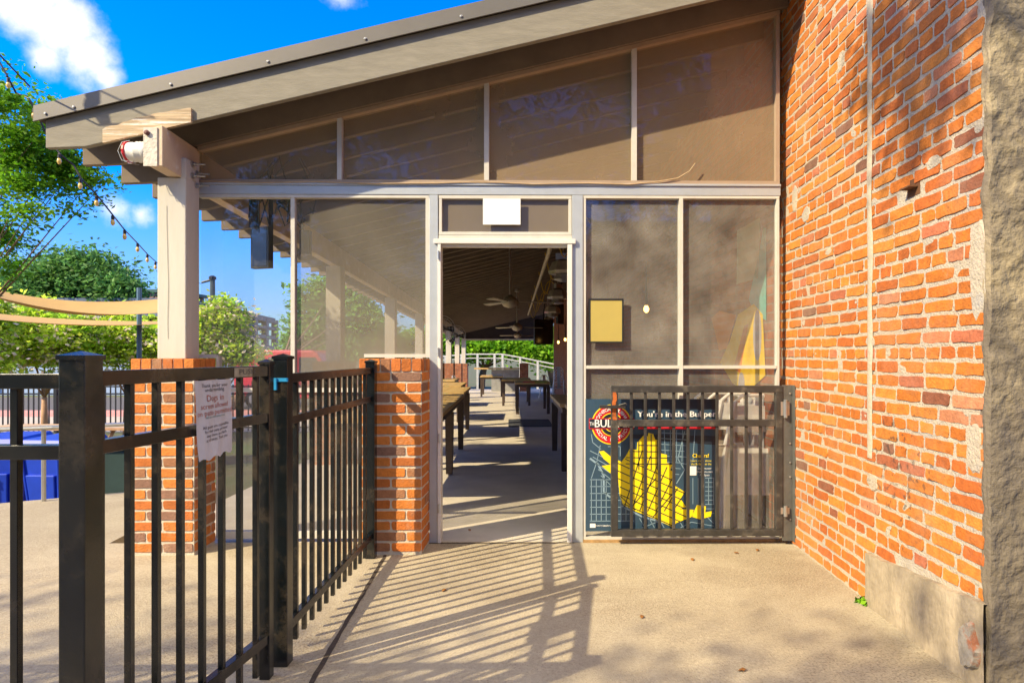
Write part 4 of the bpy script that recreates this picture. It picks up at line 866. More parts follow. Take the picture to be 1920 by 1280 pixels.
# ceiling fans
def fan(loc, label):
    t = thing('ceiling_fan', label, 'fan', loc, 'ceiling fans down the porch'); x, y, z = loc
    a = MB(); a.tube([(x, y, z), (x, y, z + 1.0)], .018, 8); a.lathe((x, y, z + .95), [(.07, 0), (.06, .1)], 12); a.build('down_rod', METAL, t)
    a = MB(); a.lathe((x, y, z - .12), [(.03, -.03), (.11, 0), (.15, .05), (.15, .11), (.08, .16), (.03, .2)], 18); a.build('motor', mat('tan_metal', (.50, .46, .38), .4, .1, 5, metal=.4), t, smooth=True)
    for k in range(3):
        an = k * 2.0944 + .15; ca, sa = math.cos(an), math.sin(an); a = MB()
        pts = [(.12, -.03, 0), (.75, -.075, -.01), (.78, .0, 0), (.75, .06, .012), (.12, .03, .01)]
        a.prism([(x + r * ca - w_ * sa, y + r * sa + w_ * ca, z - .05 + h) for r, w_, h in pts], (0, 0, .012)); a.build('blade', mat('fan_blade', (.55, .5, .4), .5), t)
    return t
f0 = fan(I(-.25, 10.6, 2.17 + .1), 'nearest ceiling fan hanging from the porch rafters')
f0.location = I(-.25, 10.6, 2.37)
for y, l in ((17.0, 'middle ceiling fan of the three in the porch'), (23.5, 'farthest ceiling fan of the three in the porch')):
    o = copy_tree(f0); o.location = I(-.05 if y < 20 else .05, y, 2.32 if y < 20 else 2.4); o.rotation_euler.z = y; o['label'] = l
# heaters / flood lamps on the right
def heater(loc, label):
    t = thing('infrared_heater', label, 'heater', loc, 'silver heaters hung along the inner wall'); x, y, z = loc
    a = MB(); n = 6; ring = []
    prof = [(.06, .16), (.15, .12), (.20, .0), (.19, -.04)]
    a.lathe((x, y, z), prof, 6); a.build('hood', mat('heater_steel', (.62, .58, .50), .3, .2, 12, metal=.35), t)
    a = MB(); a.lathe((x, y, z - .05), [(.12, 0), (.13, -.06), (.05, -.09)], 10); a.build('burner', METAL, t)
    a = MB(); a.box(x - .1, x + .1, y - .03, y + .03, z + .16, z + .24); a.tube([(x, y, z + .24), (x + .02, y, z + .75)], .008, 6); a.build('bracket', METAL, t)
    return t
h0 = heater(P(1056, 508, 8.2), 'nearest silver heater on the right of the doorway view')
for k, l in ((1, 'second silver heater from the doorway'), (2, 'third silver heater from the doorway'), (3, 'fourth silver heater from the doorway'), (4, 'farthest silver heater down the porch')):
    o = copy_tree(h0); o.location = P(*((1046, 556, 11.4), (1036, 584, 14.6), (1028, 603, 18.0), (1020, 616, 21.5))[k - 1]); o.rotation_euler.z = k; o['label'] = l
# televisions
def tv(x, y, z, w_, h_, rz, label):
    t = thing('television', label, 'television', (x, y, z), 'televisions in the porch', rz=0); X, Y, Z = x, y, z; ca, sa = math.cos(rz), math.sin(rz)
    a = MB(); a.box(-w_ / 2, w_ / 2, -.03, .03, -h_ / 2, h_ / 2); a.xf(lambda p, q, r: (X + p * ca - q * sa, Y + p * sa + q * ca, Z + r)); a.build('case', SEAL, t, bevel=.004)
    a = MB(); a.box(-w_ / 2 + .02, w_ / 2 - .02, -.034, -.031, -h_ / 2 + .02, h_ / 2 - .02); a.xf(lambda p, q, r: (X + p * ca - q * sa, Y + p * sa + q * ca, Z + r)); a.build('screen', SCR, t)
    a = MB(); a.tube([(X, Y + .03, Z), (X, Y + .12, Z + h_ / 2 + .2), (X + .05, Y + .12, Z + h_ / 2 + .55)], .02, 6); a.build('mount', SEAL, t)
tv(*P(1019, 622, 17.5), .62, .72, .55, 'black television angled out from the inner wall past the heaters')
tv(*P(492, 440, 5.6), .20, .62, -.3, 'dark television hung at the left eave behind the window')
tv(*P(1050, 588, 15.0), .34, .5, 1.1, 'black television on the inner wall above the stacked chairs')
# wall fan at the left posts
def wfan(loc, label):
    t = thing('cage_fan', label, 'fan', loc, 'round cage fans on the left posts'); x, y, z = loc
    a = MB()
    for r in (.1, .18, .26, .32): a.tube([(x + r * math.cos(k * math.pi / 10), y, z + r * math.sin(k * math.pi / 10)) for k in range(21)], .006, 5, cap=False)
    for k in range(12): an = k * math.pi / 6; a.tube([(x, y - .06, z), (x + .2 * math.cos(an), y - .05, z + .2 * math.sin(an)), (x + .32 * math.cos(an), y, z + .32 * math.sin(an))], .005, 4)
    a.build('cage', METAL, t)
    a = MB(); a.lathe((x, y, z), [(.06, 0), (.08, .06), (.06, .16)], 12, 0, 'Y'); a.build('motor', SEAL, t)
    for k in range(3):
        an = k * 2.094; a = MB(); a.prism([(x + r * math.cos(an + d), y - .02 + e, z + r * math.sin(an + d)) for r, d, e in ((.05, -.3, 0), (.28, -.35, 0), (.29, .25, .04), (.05, .5, .04))], (0, .006, 0)); a.build('blade', SEAL, t)
    return t
w0 = wfan(I(-1.95, 15.4, 2.15), 'nearer round cage fan by the left posts')
o = copy_tree(w0); o.location = I(-1.95, 19.2, 2.15); o['label'] = 'farther round cage fan by the left posts'
# amber lamps
def lampb(loc, label):
    t = thing('pendant_bulb', label, 'lamp', loc, 'glowing amber bulbs in the porch'); x, y, z = loc
    a = MB(); a.lathe((x, y, z), [(.01, -.05), (.03, -.03), (.035, 0), (.018, .04)], 10); a.build('bulb', BULBM, t, smooth=True)
    a = MB(); a.tube([(x, y, z + .035), (x, y, z + .08), (x, y, z + .6)], [.02, .02, .004], 6); a.build('socket', SEAL, t); return t
lampb(P(1287, 518, 7.0), 'amber bulb behind the middle bar of the right window')
lampb(P(1213, 578, 7.6), 'amber bulb behind the right window above the framed notice')
lampb(P(1047, 641, 19.), 'left amber bulb near the far end of the inner wall')
lampb(P(1060, 636, 17.), 'right amber bulb near the far end of the inner wall')
# wiring on the left behind the window
wr = MB()
for k in range(8):
    x0 = -2.3 + .05 * k; wr.tube([(x0 + rnd.uniform(-.1, .1), 5.0 + rnd.uniform(-.1, .1), 2.75 - .55 * math.sin(math.pi * i / 8) * rnd.uniform(.5, 1) + .02 * i) for i in range(9)], .006, 5)
wr.box(-2.42, -2.36, 5.0, 5.06, 2.35, 2.60); wr.box(-2.05, -1.97, 5.1, 5.16, 2.15, 2.35)
tag(wr.build('wiring', SEAL, org=(-2.2, 5, 2.3)), 'tangled black wires and boxes hanging at the left eave behind glass', 'wiring')

# ------------------------------------------------------------------ foliage
def leaves(name, blobs, n, size, m, parent=None, org=(0, 0, 0), seed=1, flow=0, flat=.6, clump=26, cr=.16, label=None, cat=None, tri=True, shell=.55, fsize=1.0):
    rg = np.random.default_rng(seed); bl = np.array(blobs, float); rad = bl[:, 3:].copy()
    if rad.shape[1] == 1: rad = np.repeat(rad, 3, axis=1)
    vol = np.prod(rad, axis=1) ** .8; pi = vol / vol.sum(); nc = max(1, n // clump)
    ib = rg.choice(len(bl), nc, p=pi); d = rg.normal(size=(nc, 3)); d /= np.linalg.norm(d, axis=1)[:, None]; rr_ = (shell + (1 - shell) * rg.random(nc))[:, None] ** 1
    rr_ *= np.where(rg.random(nc) < .25, rg.random(nc), 1)[:, None]
    cc = bl[ib, :3] + d * rr_ * rad[ib] * (1 + .18 * rg.normal(size=(nc, 1)))
    crs = cr * (0.6 + .8 * rg.random(nc)); ci = np.repeat(np.arange(nc), clump); c = cc[ci] + rg.normal(size=(len(ci), 3)) * crs[ci][:, None] * np.array([1, 1, .6])
    N_ = len(c); a = rg.normal(size=(N_, 3)); a[:, 2] *= .5; a /= np.linalg.norm(a, axis=1)[:, None]; up = rg.normal(size=(N_, 3)); up[:, 2] += 1.0
    b = np.cross(a, up); b /= np.linalg.norm(b, axis=1)[:, None]; nn = np.cross(a, b)
    s = (size * (.6 + .8 * rg.random(N_)))[:, None]
    isf = rg.random(nc)[ci] < flow; s = np.where(isf[:, None], s * fsize, s)
    v0 = c - a * s * .5; v1 = c + b * s * .26 + nn * s * .06; v2 = c + a * s * .5; v3 = c - b * s * .26 + nn * s * .06
    V = np.stack([v0, v1, v2, v3], axis=1).reshape(-1, 3)
    V -= np.array(ORG[parent] if parent is not None else org)
    me = bpy.data.meshes.new(name); me.vertices.add(4 * N_); me.vertices.foreach_set('co', V.ravel().astype(np.float32)); me.loops.add(4 * N_); me.loops.foreach_set('vertex_index', np.arange(4 * N_, dtype=np.int32))
    me.polygons.add(N_); me.polygons.foreach_set('loop_start', np.arange(0, 4 * N_, 4, dtype=np.int32)); me.polygons.foreach_set('loop_total', np.full(N_, 4, dtype=np.int32))
    cv = (.55 + .9 * rg.random(nc))[ci] * (.8 + .4 * rg.random(N_)); colr = np.stack([cv * (.85 + .35 * rg.random(nc)[ci]), cv, cv * .9, np.ones(N_)], axis=1)
    me.materials.append(m); me.materials.append(FLOW)
    me.polygons.foreach_set('material_index', isf.astype(np.int32)); me.update(calc_edges=True)
    at = me.color_attributes.new('bc', 'FLOAT_COLOR', 'POINT'); at.data.foreach_set('color', np.repeat(colr, 4, axis=0).ravel().astype(np.float32))
    o = bpy.data.objects.new(name, me); COL.objects.link(o)
    if parent is not None: o.parent = parent
    else: o.location = org
    ORG[o] = Vector(org); return o
def tree(label, base, blobs, n, size, m, seed, trunkr=.2, bark=BARK, group=None, name='tree', branches=True, **k):
    t = thing(name, label, 'tree', base, group); base = Vector(base)
    cen = sum((Vector(b[:3]) for b in blobs), Vector()) / len(blobs); a = MB(); rg = random.Random(seed)
    fork = base + (Vector((cen.x, cen.y, cen.z)) - base) * .45
    a.tube([base, base + (fork - base) * .5 + Vector((rg.uniform(-.1, .1), 0, 0)), fork], [trunkr * 1.25, trunkr, trunkr * .75], 9)
    for b in blobs[:14]:
        e = Vector(b[:3]); mid = fork.lerp(e, .5) + Vector((rg.uniform(-.2, .2), rg.uniform(-.2, .2), .1)) * (e - fork).length * .25
        a.tube([fork, mid, e], [trunkr * .38, trunkr * .18, trunkr * .05], 6)
    a.build('trunk', bark, t, smooth=True); leaves('crown', blobs, n, size, m, t, seed=seed, **k); return t
# near tree at upper left
nb = []
for (px, py, r, Y) in [(20, 190, 60, 5.6), (70, 215, 45, 6.2), (115, 205, 22, 6.0), (40, 300, 75, 6.2), (120, 330, 60, 6.4), (170, 345, 40, 6.3), (60, 400, 45, 5.8), (10, 440, 62, 6.5), (6, 500, 42, 6.2), (50, 350, 60, 6), (110, 300, 60, 6.3), (150, 310, 35, 6.3), (30, 250, 60, 6), (205, 338, 22, 6.4), (90, 290, 55, 7.2), (-80, 300, 120, 6.3), (-90, 120, 90, 6), (-120, 460, 110, 6.5), (145, 395, 24, 6.2), (75, 250, 40, 6)]:
    p = P(px, py, Y); q = r / 1150 * Y; nb.append((p.x, p.y, p.z, q, q * 1.3, q * .85))
tree('leafy green tree reaching in at the upper left by the roof corner', (-7.4, 6.4, GZ), nb, 26000, .05, LF_NEAR, 3, .045, clump=14, cr=.07, shell=.15)
# big dark tree far left
def pb(l, dy=1.): 
    o = []
    for (px, py, r, Y) in l: p = P(px, py, Y); q = r / 1150 * Y; o.append((p.x, p.y, p.z, q, q * dy, q * .85))
    return o
tree('large dark green tree standing behind the shade sails', (P(150, 0, 42).x, 42, GZ), pb([(90, 530, 45, 42), (60, 545, 30, 41), (140, 515, 48, 42), (185, 520, 50, 42), (225, 545, 38, 41), (240, 580, 30, 42), (170, 570, 55, 43), (120, 575, 45, 42), (200, 600, 50, 43), (150, 500, 28, 42)]), 34000, .32, LF_DARK, 5, .6, clump=16, cr=.55, shell=.6)
tree('second dark tree beyond the far left of the sails', (P(20, 0, 48).x, 48, GZ), pb([(0, 560, 40, 48), (30, 575, 30, 48), (-40, 540, 60, 48), (60, 590, 30, 48)]), 6000, .45, LF_DARK, 6, .6, clump=14, cr=.6)
# crape myrtles
gm = 'flowering crape myrtles behind the sails'
tree('pink flowering small tree behind the nearest big fence post', (P(90, 0, 14.5).x, 14.5, GZ), pb([(40, 610, 40, 14.5), (90, 600, 42, 14.5), (130, 630, 40, 14.3), (60, 655, 38, 14.5), (20, 650, 35, 14), (110, 665, 30, 14.3), (160, 615, 30, 14.5)]), 15000, .12, LF_MYR, 11, .07, BARKT, gm, flow=.16, clump=14, cr=.15, shell=.45)
tree('pink flowering small tree beside the left brick column', (P(240, 0, 15.5).x, 15.5, GZ), pb([(200, 630, 42, 15.5), (240, 640, 40, 15.5), (275, 625, 36, 15.5), (230, 600, 28, 15.5), (180, 660, 34, 15), (270, 665, 35, 15.5), (300, 650, 30, 15.5)]), 14000, .12, LF_MYR, 12, .07, BARKT, gm, flow=.12, clump=14, cr=.15, shell=.45)
tree('bushy flowering small tree at the far left edge', (P(-70, 0, 13.).x, 13, GZ), pb([(-30, 600, 50, 13), (-90, 610, 60, 13), (-20, 650, 40, 13), (8, 690, 22, 13), (0, 560, 18, 13)]), 11000, .12, LF_MYR, 13, .08, BARKT, gm, flow=.10, clump=14, cr=.15, shell=.45)
tree('pale flowering small tree seen through the left window', (P(430, 0, 17).x, 17, GZ), pb([(395, 600, 34, 17), (430, 600, 36, 17), (450, 640, 26, 17), (400, 645, 36, 17), (440, 660, 30, 17), (475, 665, 18, 17), (420, 575, 18, 17), (370, 620, 30, 17)]), 13000, .13, LF_MYR, 14, .07, BARKT, gm, flow=.2, clump=14, cr=.15, shell=.45)
tree('round green tree behind the window post', (P(600, 0, 34).x, 24, GZ), pb([(590, 560, 44, 34), (570, 620, 40, 34), (620, 620, 50, 34), (625, 540, 36, 34), (660, 580, 44, 34), (560, 655, 34, 34), (650, 650, 46, 34), (700, 610, 40, 34), (590, 660, 34, 34)]), 16000, .28, mat('leaf_mid', (.22, .48, .06), .5, .2, 1.5, col2=(.09, .26, .05), attr='bc', trans=.45), 15, .2, clump=14, cr=.28, shell=.55)
lp = [(830, 640, 24, 38), (860, 650, 22, 38), (895, 655, 22, 38), (930, 650, 22, 38), (965, 648, 22, 38), (1000, 655, 24, 38), (1035, 665, 24, 38), (900, 630, 20, 40), (950, 622, 20, 40), (1000, 630, 20, 40), (790, 640, 28, 38), (745, 645, 30, 38), (870, 625, 18, 40), (1040, 635, 25, 39)]
tree('bright lime green tree behind the far white railing', (P(900, 0, 40).x, 40, GZ), pb(lp[:6] + lp[7:9]), 14000, .28, LF_LIME, 16, .25, clump=12, cr=.4, shell=.4, group='sunlit trees beyond the porch')
tree('bright lime green tree beyond the right end of the railing', (P(1040, 0, 41).x, 41, GZ), pb(lp[5:7] + lp[9:10] + lp[13:]), 8000, .28, LF_LIME, 17, .25, clump=12, cr=.4, shell=.4, group='sunlit trees beyond the porch')
tree('bright lime green tree behind the row of white porch posts', (P(800, 0, 39).x, 39, GZ), pb([lp[10], lp[11], lp[0], lp[12], (700, 650, 30, 38)]), 8000, .28, LF_LIME, 18, .25, clump=12, cr=.4, shell=.4, group='sunlit trees beyond the porch')
# shade trees behind the camera (cast the dappled shade, seen in reflections)
sh = [(-5.6, -3.5, 7, .8, .45, .3), (-6.7, -3.15, 7.0, .8, .5, .3), (-8.3, -3.35, 7, 1.2, .68, .4), (-8.9, -3.6, 7.3, 1.2, .7, .4), (-10.4, -3.1, 7.0, 1.1, .6, .4), (-11.9, -2.5, 6.9, .9, .22, .3), (-12.8, -1.7, 6.9, .9, .16, .2), (-12.2, -3.6, 6.8, 1.2, .6, .5), (-11.0, -2.35, 7.0, .75, .26, .3), (-12.6, -2.9, 6.9, 1.0, .35, .3), (-9.5, -2.75, 7.0, .6, .3, .3), (-7.6, -5.8, 8, 2.2, 1.3, 1.0), (-10.5, -6.6, 8, 2.4, 1.6, 1.1), (-4.6, -6.0, 7.8, 1.3, 1.2, .8), (-3.5, -7.8, 8, 2.5, 1.6, 1.3), (-7, -9, 9, 3, 2.0, 1.4)]
tree('broad shade tree behind the viewpoint', (-7.5, -7.2, -.9), sh, 30000, .12, LF_NEAR, 21, .16, clump=18, cr=.30, shell=.2)
sh2 = [(-3.05, -.45, 7.0, .2, .4, .14), (-2.75, .0, 7.0, .32, .2, .18), (-3.3, -.75, 7.0, .35, .16, .14), (-2.9, -.7, 7.0, .25, .2, .15), (-2.6, -.55, 7.1, .35, .28, .2), (-2.2, -.1, 7.1, .3, .25, .2), (-2.5, -.95, 7.2, .35, .2, .2), (-1.8, -.7, 7.3, .4, .4, .3), (-1.2, -3.2, 8.0, 1.4, 1.2, .8)]
tree('slender overhanging tree behind the viewpoint', (-1.0, -6.5, -.02), sh2, 15000, .085, LF_NEAR, 22, .10, clump=14, cr=.12, shell=.1)
sh3 = [(1.5, -14, 8.8, 3.2, 2, 2.0), (-2.5, -15, 9, 3, 2, 2.4), (4.5, -13, 7.4, 2.2, 2, 2.0), (6, -14, 10, 3, 2, 2), (0, -15, 5.6, 1.6, 1, 1.2), (3, -14, 12, 3.5, 2, 2), (-3, -15, 12, 3.5, 2, 2)]
tree('tall oak far behind the viewpoint', (3.5, -15, GZ), sh3, 26000, .24, LF_DARK, 23, .2, clump=16, cr=.5, shell=.15)
sh4 = [(-7, -15, 3.5, 2.5, 1.5, 2), (-11, -14, 4.5, 3, 1.5, 3), (-15, -13, 5, 3, 1.5, 3.5), (-9, -15, 8, 3.4, 2, 2.6), (-14, -14, 9, 3.4, 2, 3), (-19, -12, 6, 3, 2, 4), (-4.5, -16, 2.2, 1.5, 1, 1.6), (-7, -15, 6, 2.5, 1.5, 2.5), (-11, -15, 12, 4, 2, 3), (-6, -15, 11, 3, 2, 3)]
tree('leafy tree far behind and left of the viewpoint', (-11, -15, GZ), sh4, 50000, .26, LF_DARK, 24, .2, clump=16, cr=.6, shell=.05)
sh5 = [(9, -12, 3.0, 2.2, 1.5, 2.2), (12, -11, 5, 3, 1.5, 3), (10, -13, 8, 3, 2, 3)]
tree('leafy tree far behind and right of the viewpoint', (10, -13, GZ), sh5, 12000, .28, LF_DARK, 25, .2, clump=16, cr=.5, shell=.3)
hb = thing('rear_building', 'brick building far behind the viewpoint', 'building', (1, -26, GZ))
a = MB(); a.box(-50, -2.5, -30, -25, GZ, 5.5); a.box(2.5, 40, -30, -24, GZ, 8.5); a.box(-2.5, 2.5, -30, -26, GZ, 4.2); a.build('wall', FARBRK, hb)
for xx in range(-15, 15, 2):
    for zz in (1, 3.6):
        a = MB(); yf = -25 if xx < -2.5 else (-24 if xx > 2.5 else -26)
        if abs(xx) > 3: a.box(xx, xx + 1, yf, yf + .05, zz, zz + 1.5); a.build('window', WGLASS, hb)

# fallen leaves
for k, (x, y, dsc) in enumerate([(1383, 1040, 'by the gate foot'), (1300, 1052, 'below the gate middle'), (1424, 1035, 'nearest the wall corner'), (880, 995, 'inside the doorway'), (1205, 1160, 'on the open slab'), (832, 1108, 'among the fence shadows'), (1395, 1262, 'at the lower right foreground')]):
    Yg = 1150 * 1.31 / (y - 666); X = (x - 1024) / 1150 * Yg; a_ = rnd.uniform(0, 6); q = MB()
    q.add([(X + .022 * math.cos(a_ + b) * c, Yg + .022 * math.sin(a_ + b) * c, .004 + .006 * (i % 2)) for i, (b, c) in enumerate([(0, 1), (.7, .6), (1.57, .5), (2.4, .6), (3.14, 1), (4.0, .55), (5.3, .6)])], [tuple(range(7))])
    tag(q.build('fallen_leaf', mat('dry_leaf', (.30, .12, .02), .7, .2), org=(X, Yg, 0)), 'small dry fallen leaf lying ' + dsc, 'leaf', 'fallen leaves on the concrete')
# weeds at the wall foot
wd = leaves('weed', [(WX - .04, 3.20, .015, .04, .04, .015)], 90, .032, LF_NEAR, org=(WX - .05, 3.22, 0), seed=31, clump=20, cr=.02); tag(wd, 'small green weed growing at the foot of the brick wall', 'weed')

# ------------------------------------------------------------------ left background objects
def bin_(loc, label):
    t = thing('recycling_cart', label, 'bin', loc, 'blue wheeled recycling carts below the patio'); x, y, z = loc
    a = MB(); a.hexa([(x - .24, y - .26, z + .08), (x + .24, y - .26, z + .08), (x + .24, y + .26, z + .02), (x - .24, y + .26, z + .02)], [(x - .30, y - .34, z + .98), (x + .30, y - .34, z + .98), (x + .30, y + .36, z + .98), (x - .30, y + .36, z + .98)]); a.box(x - .31, x + .31, y - .36, y - .33, z + .90, z + .97); a.hexa([(x - .17, y - .30, z + .15), (x + .17, y - .30, z + .15), (x + .17, y - .2, z + .15), (x - .17, y - .2, z + .15)], [(x - .20, y - .345, z + .60), (x + .20, y - .345, z + .60), (x + .2, y - .2, z + .60), (x - .2, y - .2, z + .60)])
    for sx in (-.27, .24): a.hexa([(x + sx * .8, y - .29, z + .1), (x + sx * .8 + .03, y - .29, z + .1), (x + sx * .8 + .03, y - .2, z + .1), (x + sx * .8, y - .2, z + .1)], [(x + sx, y - .36, z + .9), (x + sx + .03, y - .36, z + .9), (x + sx + .03, y - .2, z + .9), (x + sx, y - .2, z + .9)])
    a.build('tub', BLUEBIN, t, bevel=.012)
    a = MB(); a.hexa([(x - .32, y - .37, z + .985), (x + .32, y - .37, z + .985), (x + .32, y + .38, z + .985), (x - .32, y + .38, z + .985)], [(x - .28, y - .32, z + 1.05), (x + .28, y - .32, z + 1.05), (x + .28, y + .34, z + 1.07), (x - .28, y + .34, z + 1.07)]); a.tube([(x - .2, y + .42, z + 1.0), (x + .2, y + .42, z + 1.0)], .018, 8); a.build('lid', BLUEBIN, t, bevel=.01)
    a = MB(); a.box(x - .09, x + .08, y - .325, y - .322, z + .62, z + .86); a.xf(lambda p, q, r: (p, q + (.86 - (r - z)) * .08, r)); a.build('label_patch', mat('faded_label', (.42, .36, .55), .6, .2, 20), t)
    for sx in (-.26, .26):
        a = MB(); a.lathe((x + sx - .03, y + .28, z + .12), [(.12, 0), (.12, .06)], 14, 0, 'X'); a.build('wheel', SEAL, t)
    return t
b0_ = bin_((-6.42, 8.2, GZ), 'right hand blue recycling cart with a pale label behind the post'); b0_.rotation_euler.z = -.1
for x, y, l, rz in ((-7.2, 8.3, 'middle blue recycling cart behind the fence', .1), (-7.95, 7.9, 'leftmost blue recycling cart at the photo edge', .15)):
    o = copy_tree(b0_); o.location = (x, y, GZ); o.rotation_euler.z = rz; o['label'] = l
o = thing('waste_bin', 'dark green waste bin glimpsed beside the left brick column', 'bin', (-5.35, 7.9, GZ)); a = MB(); a.hexa([(-5.6, 7.7, GZ), (-5.1, 7.7, GZ), (-5.1, 8.2, GZ), (-5.6, 8.2, GZ)], [(-5.66, 7.64, GZ + .95), (-5.04, 7.64, GZ + .95), (-5.04, 8.26, GZ + .95), (-5.66, 8.26, GZ + .95)]); a.build('tub', mat('dark_green_plastic', (.03, .06, .06), .5), o, bevel=.02)
a = MB(); a.box(-5.7, -5.0, 7.6, 8.3, GZ + .955, GZ + 1.0); a.build('lid', mat('dark_lid', (.04, .045, .05), .5), o, bevel=.01)
# handrail at the patio edge
hr = thing('handrail', 'pale grey metal handrail at the patio edge before the blue carts', 'railing', (-4.5, 5.5, 0))
a = MB(); a.tube([(-7.6, 4.35, .66), (-4.45, 5.56, .66), (-3.6, 6.05, .66)], .018, 8); a.build('rail', METAL, hr)
for (x, y) in ((-7.3, 4.45), (-4.52, 5.55)): a = MB(); a.tube([(x, y, -.02), (x, y, .66)], .018, 8); a.build('post', METAL, hr)
# picnic table
pt_ = thing('picnic_table', 'weathered picnic table between the carts and the black fence', 'table', (-9.3, 11.6, GZ)); X, Y = -9.3, 11.6
for k in range(5): a = MB(); a.box(X - 1.1, X + 1.6, Y - .35 + .15 * k, Y - .22 + .15 * k, GZ + .76, GZ + .80); a.build('top_plank', TANR if k % 2 else BARKT, pt_)
for s_ in (-1, 1): a = MB(); a.box(X - 1.1, X + 1.6, Y + s_ * .75 - .13, Y + s_ * .75 + .13, GZ + .44, GZ + .48); a.build('bench_seat', BARKT, pt_)
for dx in (-.8, 1.3):
    a = MB(); a.tube([(X + dx, Y - .8, GZ), (X + dx, Y - .2, GZ + .75)], .04, 4); a.tube([(X + dx, Y + .8, GZ), (X + dx, Y + .2, GZ + .75)], .04, 4); a.build('leg_frame', BARKT, pt_)
# far black picket fence
ff = thing('park_fence', 'thin black picket fence along the pink sidewalk', 'fence', (-18, 17, GZ))
for z in (.12, 1.05, 1.25): a = MB(); a.box(-27, -5.2, 16.98, 17.02, GZ + z, GZ + z + .04); a.build('rail', SEAL, ff)
a = MB(); x = -27
while x < -5.2: a.box(x - .012, x + .012, 16.985, 17.015, GZ + .04, GZ + 1.32); x += .14
tag(a.build('pickets', SEAL, ff), kind='stuff')
for k in range(9): a = MB(); a.box(-27 + 2.7 * k - .035, -27 + 2.7 * k + .035, 16.96, 17.04, GZ, GZ + 1.42); a.build('post', SEAL, ff)
# blue-grey hoarding, pale
hw = thing('site_wall', 'pale blue low wall across the street', 'wall', (-30, 33, GZ)); a = MB(); a.box(-70, -16, 33, 33.3, GZ, GZ + 1.6); a.build('panel', mat('pale_blue_wall', (.30, .40, .55), .6, .1, 1), hw)
a = MB(); a.box(-70, -16, 32.95, 33.35, GZ + 1.605, GZ + 1.7); a.build('coping', mat('coping', (.4, .42, .42), .7), hw)
for k in range(5): a = MB(); a.box(-40 + 5 * k, -39.2 + 5 * k, 32.9, 32.99, GZ + .2, GZ + 1.4); a.build('green_panel', GREENP, hw)
# small brick building behind
sb = thing('small_brick_building', 'reddish brick building with green roof edge beyond the sails', 'building', (P(285, 0, 60).x, 60, GZ))
xa, xb = P(268, 0, 60).x, P(320, 0, 60).x; a = MB(); a.box(xa, xb, 60, 66, GZ, P(0, 549, 60).z); a.build('wall', FARBRK, sb); a = MB(); a.box(xa - .4, xb + .4, 59.7, 66.3, P(0, 549, 60).z + .01, P(0, 543, 60).z); a.build('roof_edge', mat('green_roof', (.03, .10, .09), .6), sb)
for k in range(3): a = MB(); a.box(xa + .6 + 1.1 * k, xa + 1.2 + 1.1 * k, 59.94, 59.99, 3.2, 4.6); a.build('window', WGLASS, sb)
# sails
def sail(c, sag, label, n=22):
    A, B, C, D = [Vector(p) for p in c]
    def f(u, v):
        p = A.lerp(B, u).lerp(D.lerp(C, u), v); s = 4 * u * (1 - u); e = 4 * v * (1 - v); cen = (A + B + C + D) / 4
        q = 1 - .13 * s * abs(2 * v - 1) ; p = Vector((p.x, cen.y + (p.y - cen.y) * q, p.z)); p.z -= sag * s * (.6 + .4 * e); return p
    a = MB(); a.grid(f, n, 10); a.grid(lambda u, v: f(1 - u, v) - Vector((0, 0, .004)), n, 10); o = a.build('shade_sail', SAIL, org=tuple(A), smooth=True); tag(o, label, 'shade sail', 'yellow shade sails'); return o
sail([P(-60, 530, 9.5), P(310, 560, 10.8), P(312, 585, 9.8), P(-60, 540, 8.8)], .27, 'upper yellow shade sail sagging before the dark tree')
sail([P(-70, 580, 10.8), P(330, 602, 11.8), P(315, 607, 11.0), P(-70, 592, 9.8)], .12, 'lower yellow shade sail over the flowering trees')
sp_ = MB(); sp_.tube([P(264, 800, 11), P(264, 540, 11)], .04, 8); tag(sp_.build('sail_pole', mat('blue_grey_pole', (.08, .16, .24), .5), org=P(264, 800, 11)), 'blue grey pole holding the shade sails', 'pole')
# utility pole
up = thing('utility_pole', 'dark wooden utility pole seen through the left window', 'pole', (P(400, 0, 20).x, 20, GZ)); a = MB(); a.tube([(P(400, 0, 20).x, 20, GZ), P(400, 522, 20)], [.1, .075], 10); a.build('shaft', mat('dark_pole', (.06, .10, .12), .8, .2, 6), up)
a = MB(); q = P(400, 524, 20); a.lathe(tuple(q), [(.11, 0), (.11, .08), (.05, .12)], 10); a.tube([q, q + Vector((-.35, 0, -.1))], .03, 6); a.build('cap', SEAL, up)
# parking deck
pk = thing('parking_deck', 'grey open parking deck with stacked slabs beyond the trees', 'building', (P(490, 0, 60).x, 60, GZ)); xr = P(517, 0, 62).x
def lv(py0, py1, nm):
    a = MB(); xl = -23.4; z1, z0 = P(0, py0, 62).z, P(0, py1, 62).z
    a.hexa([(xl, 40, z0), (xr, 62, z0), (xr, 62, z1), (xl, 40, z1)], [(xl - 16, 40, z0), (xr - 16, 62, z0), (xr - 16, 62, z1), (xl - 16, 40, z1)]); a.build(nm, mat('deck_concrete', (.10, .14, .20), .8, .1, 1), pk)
for y0, y1 in ((597, 606), (614, 619), (630, 636), (648, 655), (668, 675)): lv(y0, y1, 'parking_slab')
for t in np.linspace(0, 1, 7):
    xl = -23.5; x = xl + (xr - .3 - xl) * t; y = 40 + 22 * t + .3; a = MB(); a.box(x - .25, x + .25, y, y + .5, GZ, P(0, 600, 62).z); a.build('pillar', MATS['deck_concrete'], pk)
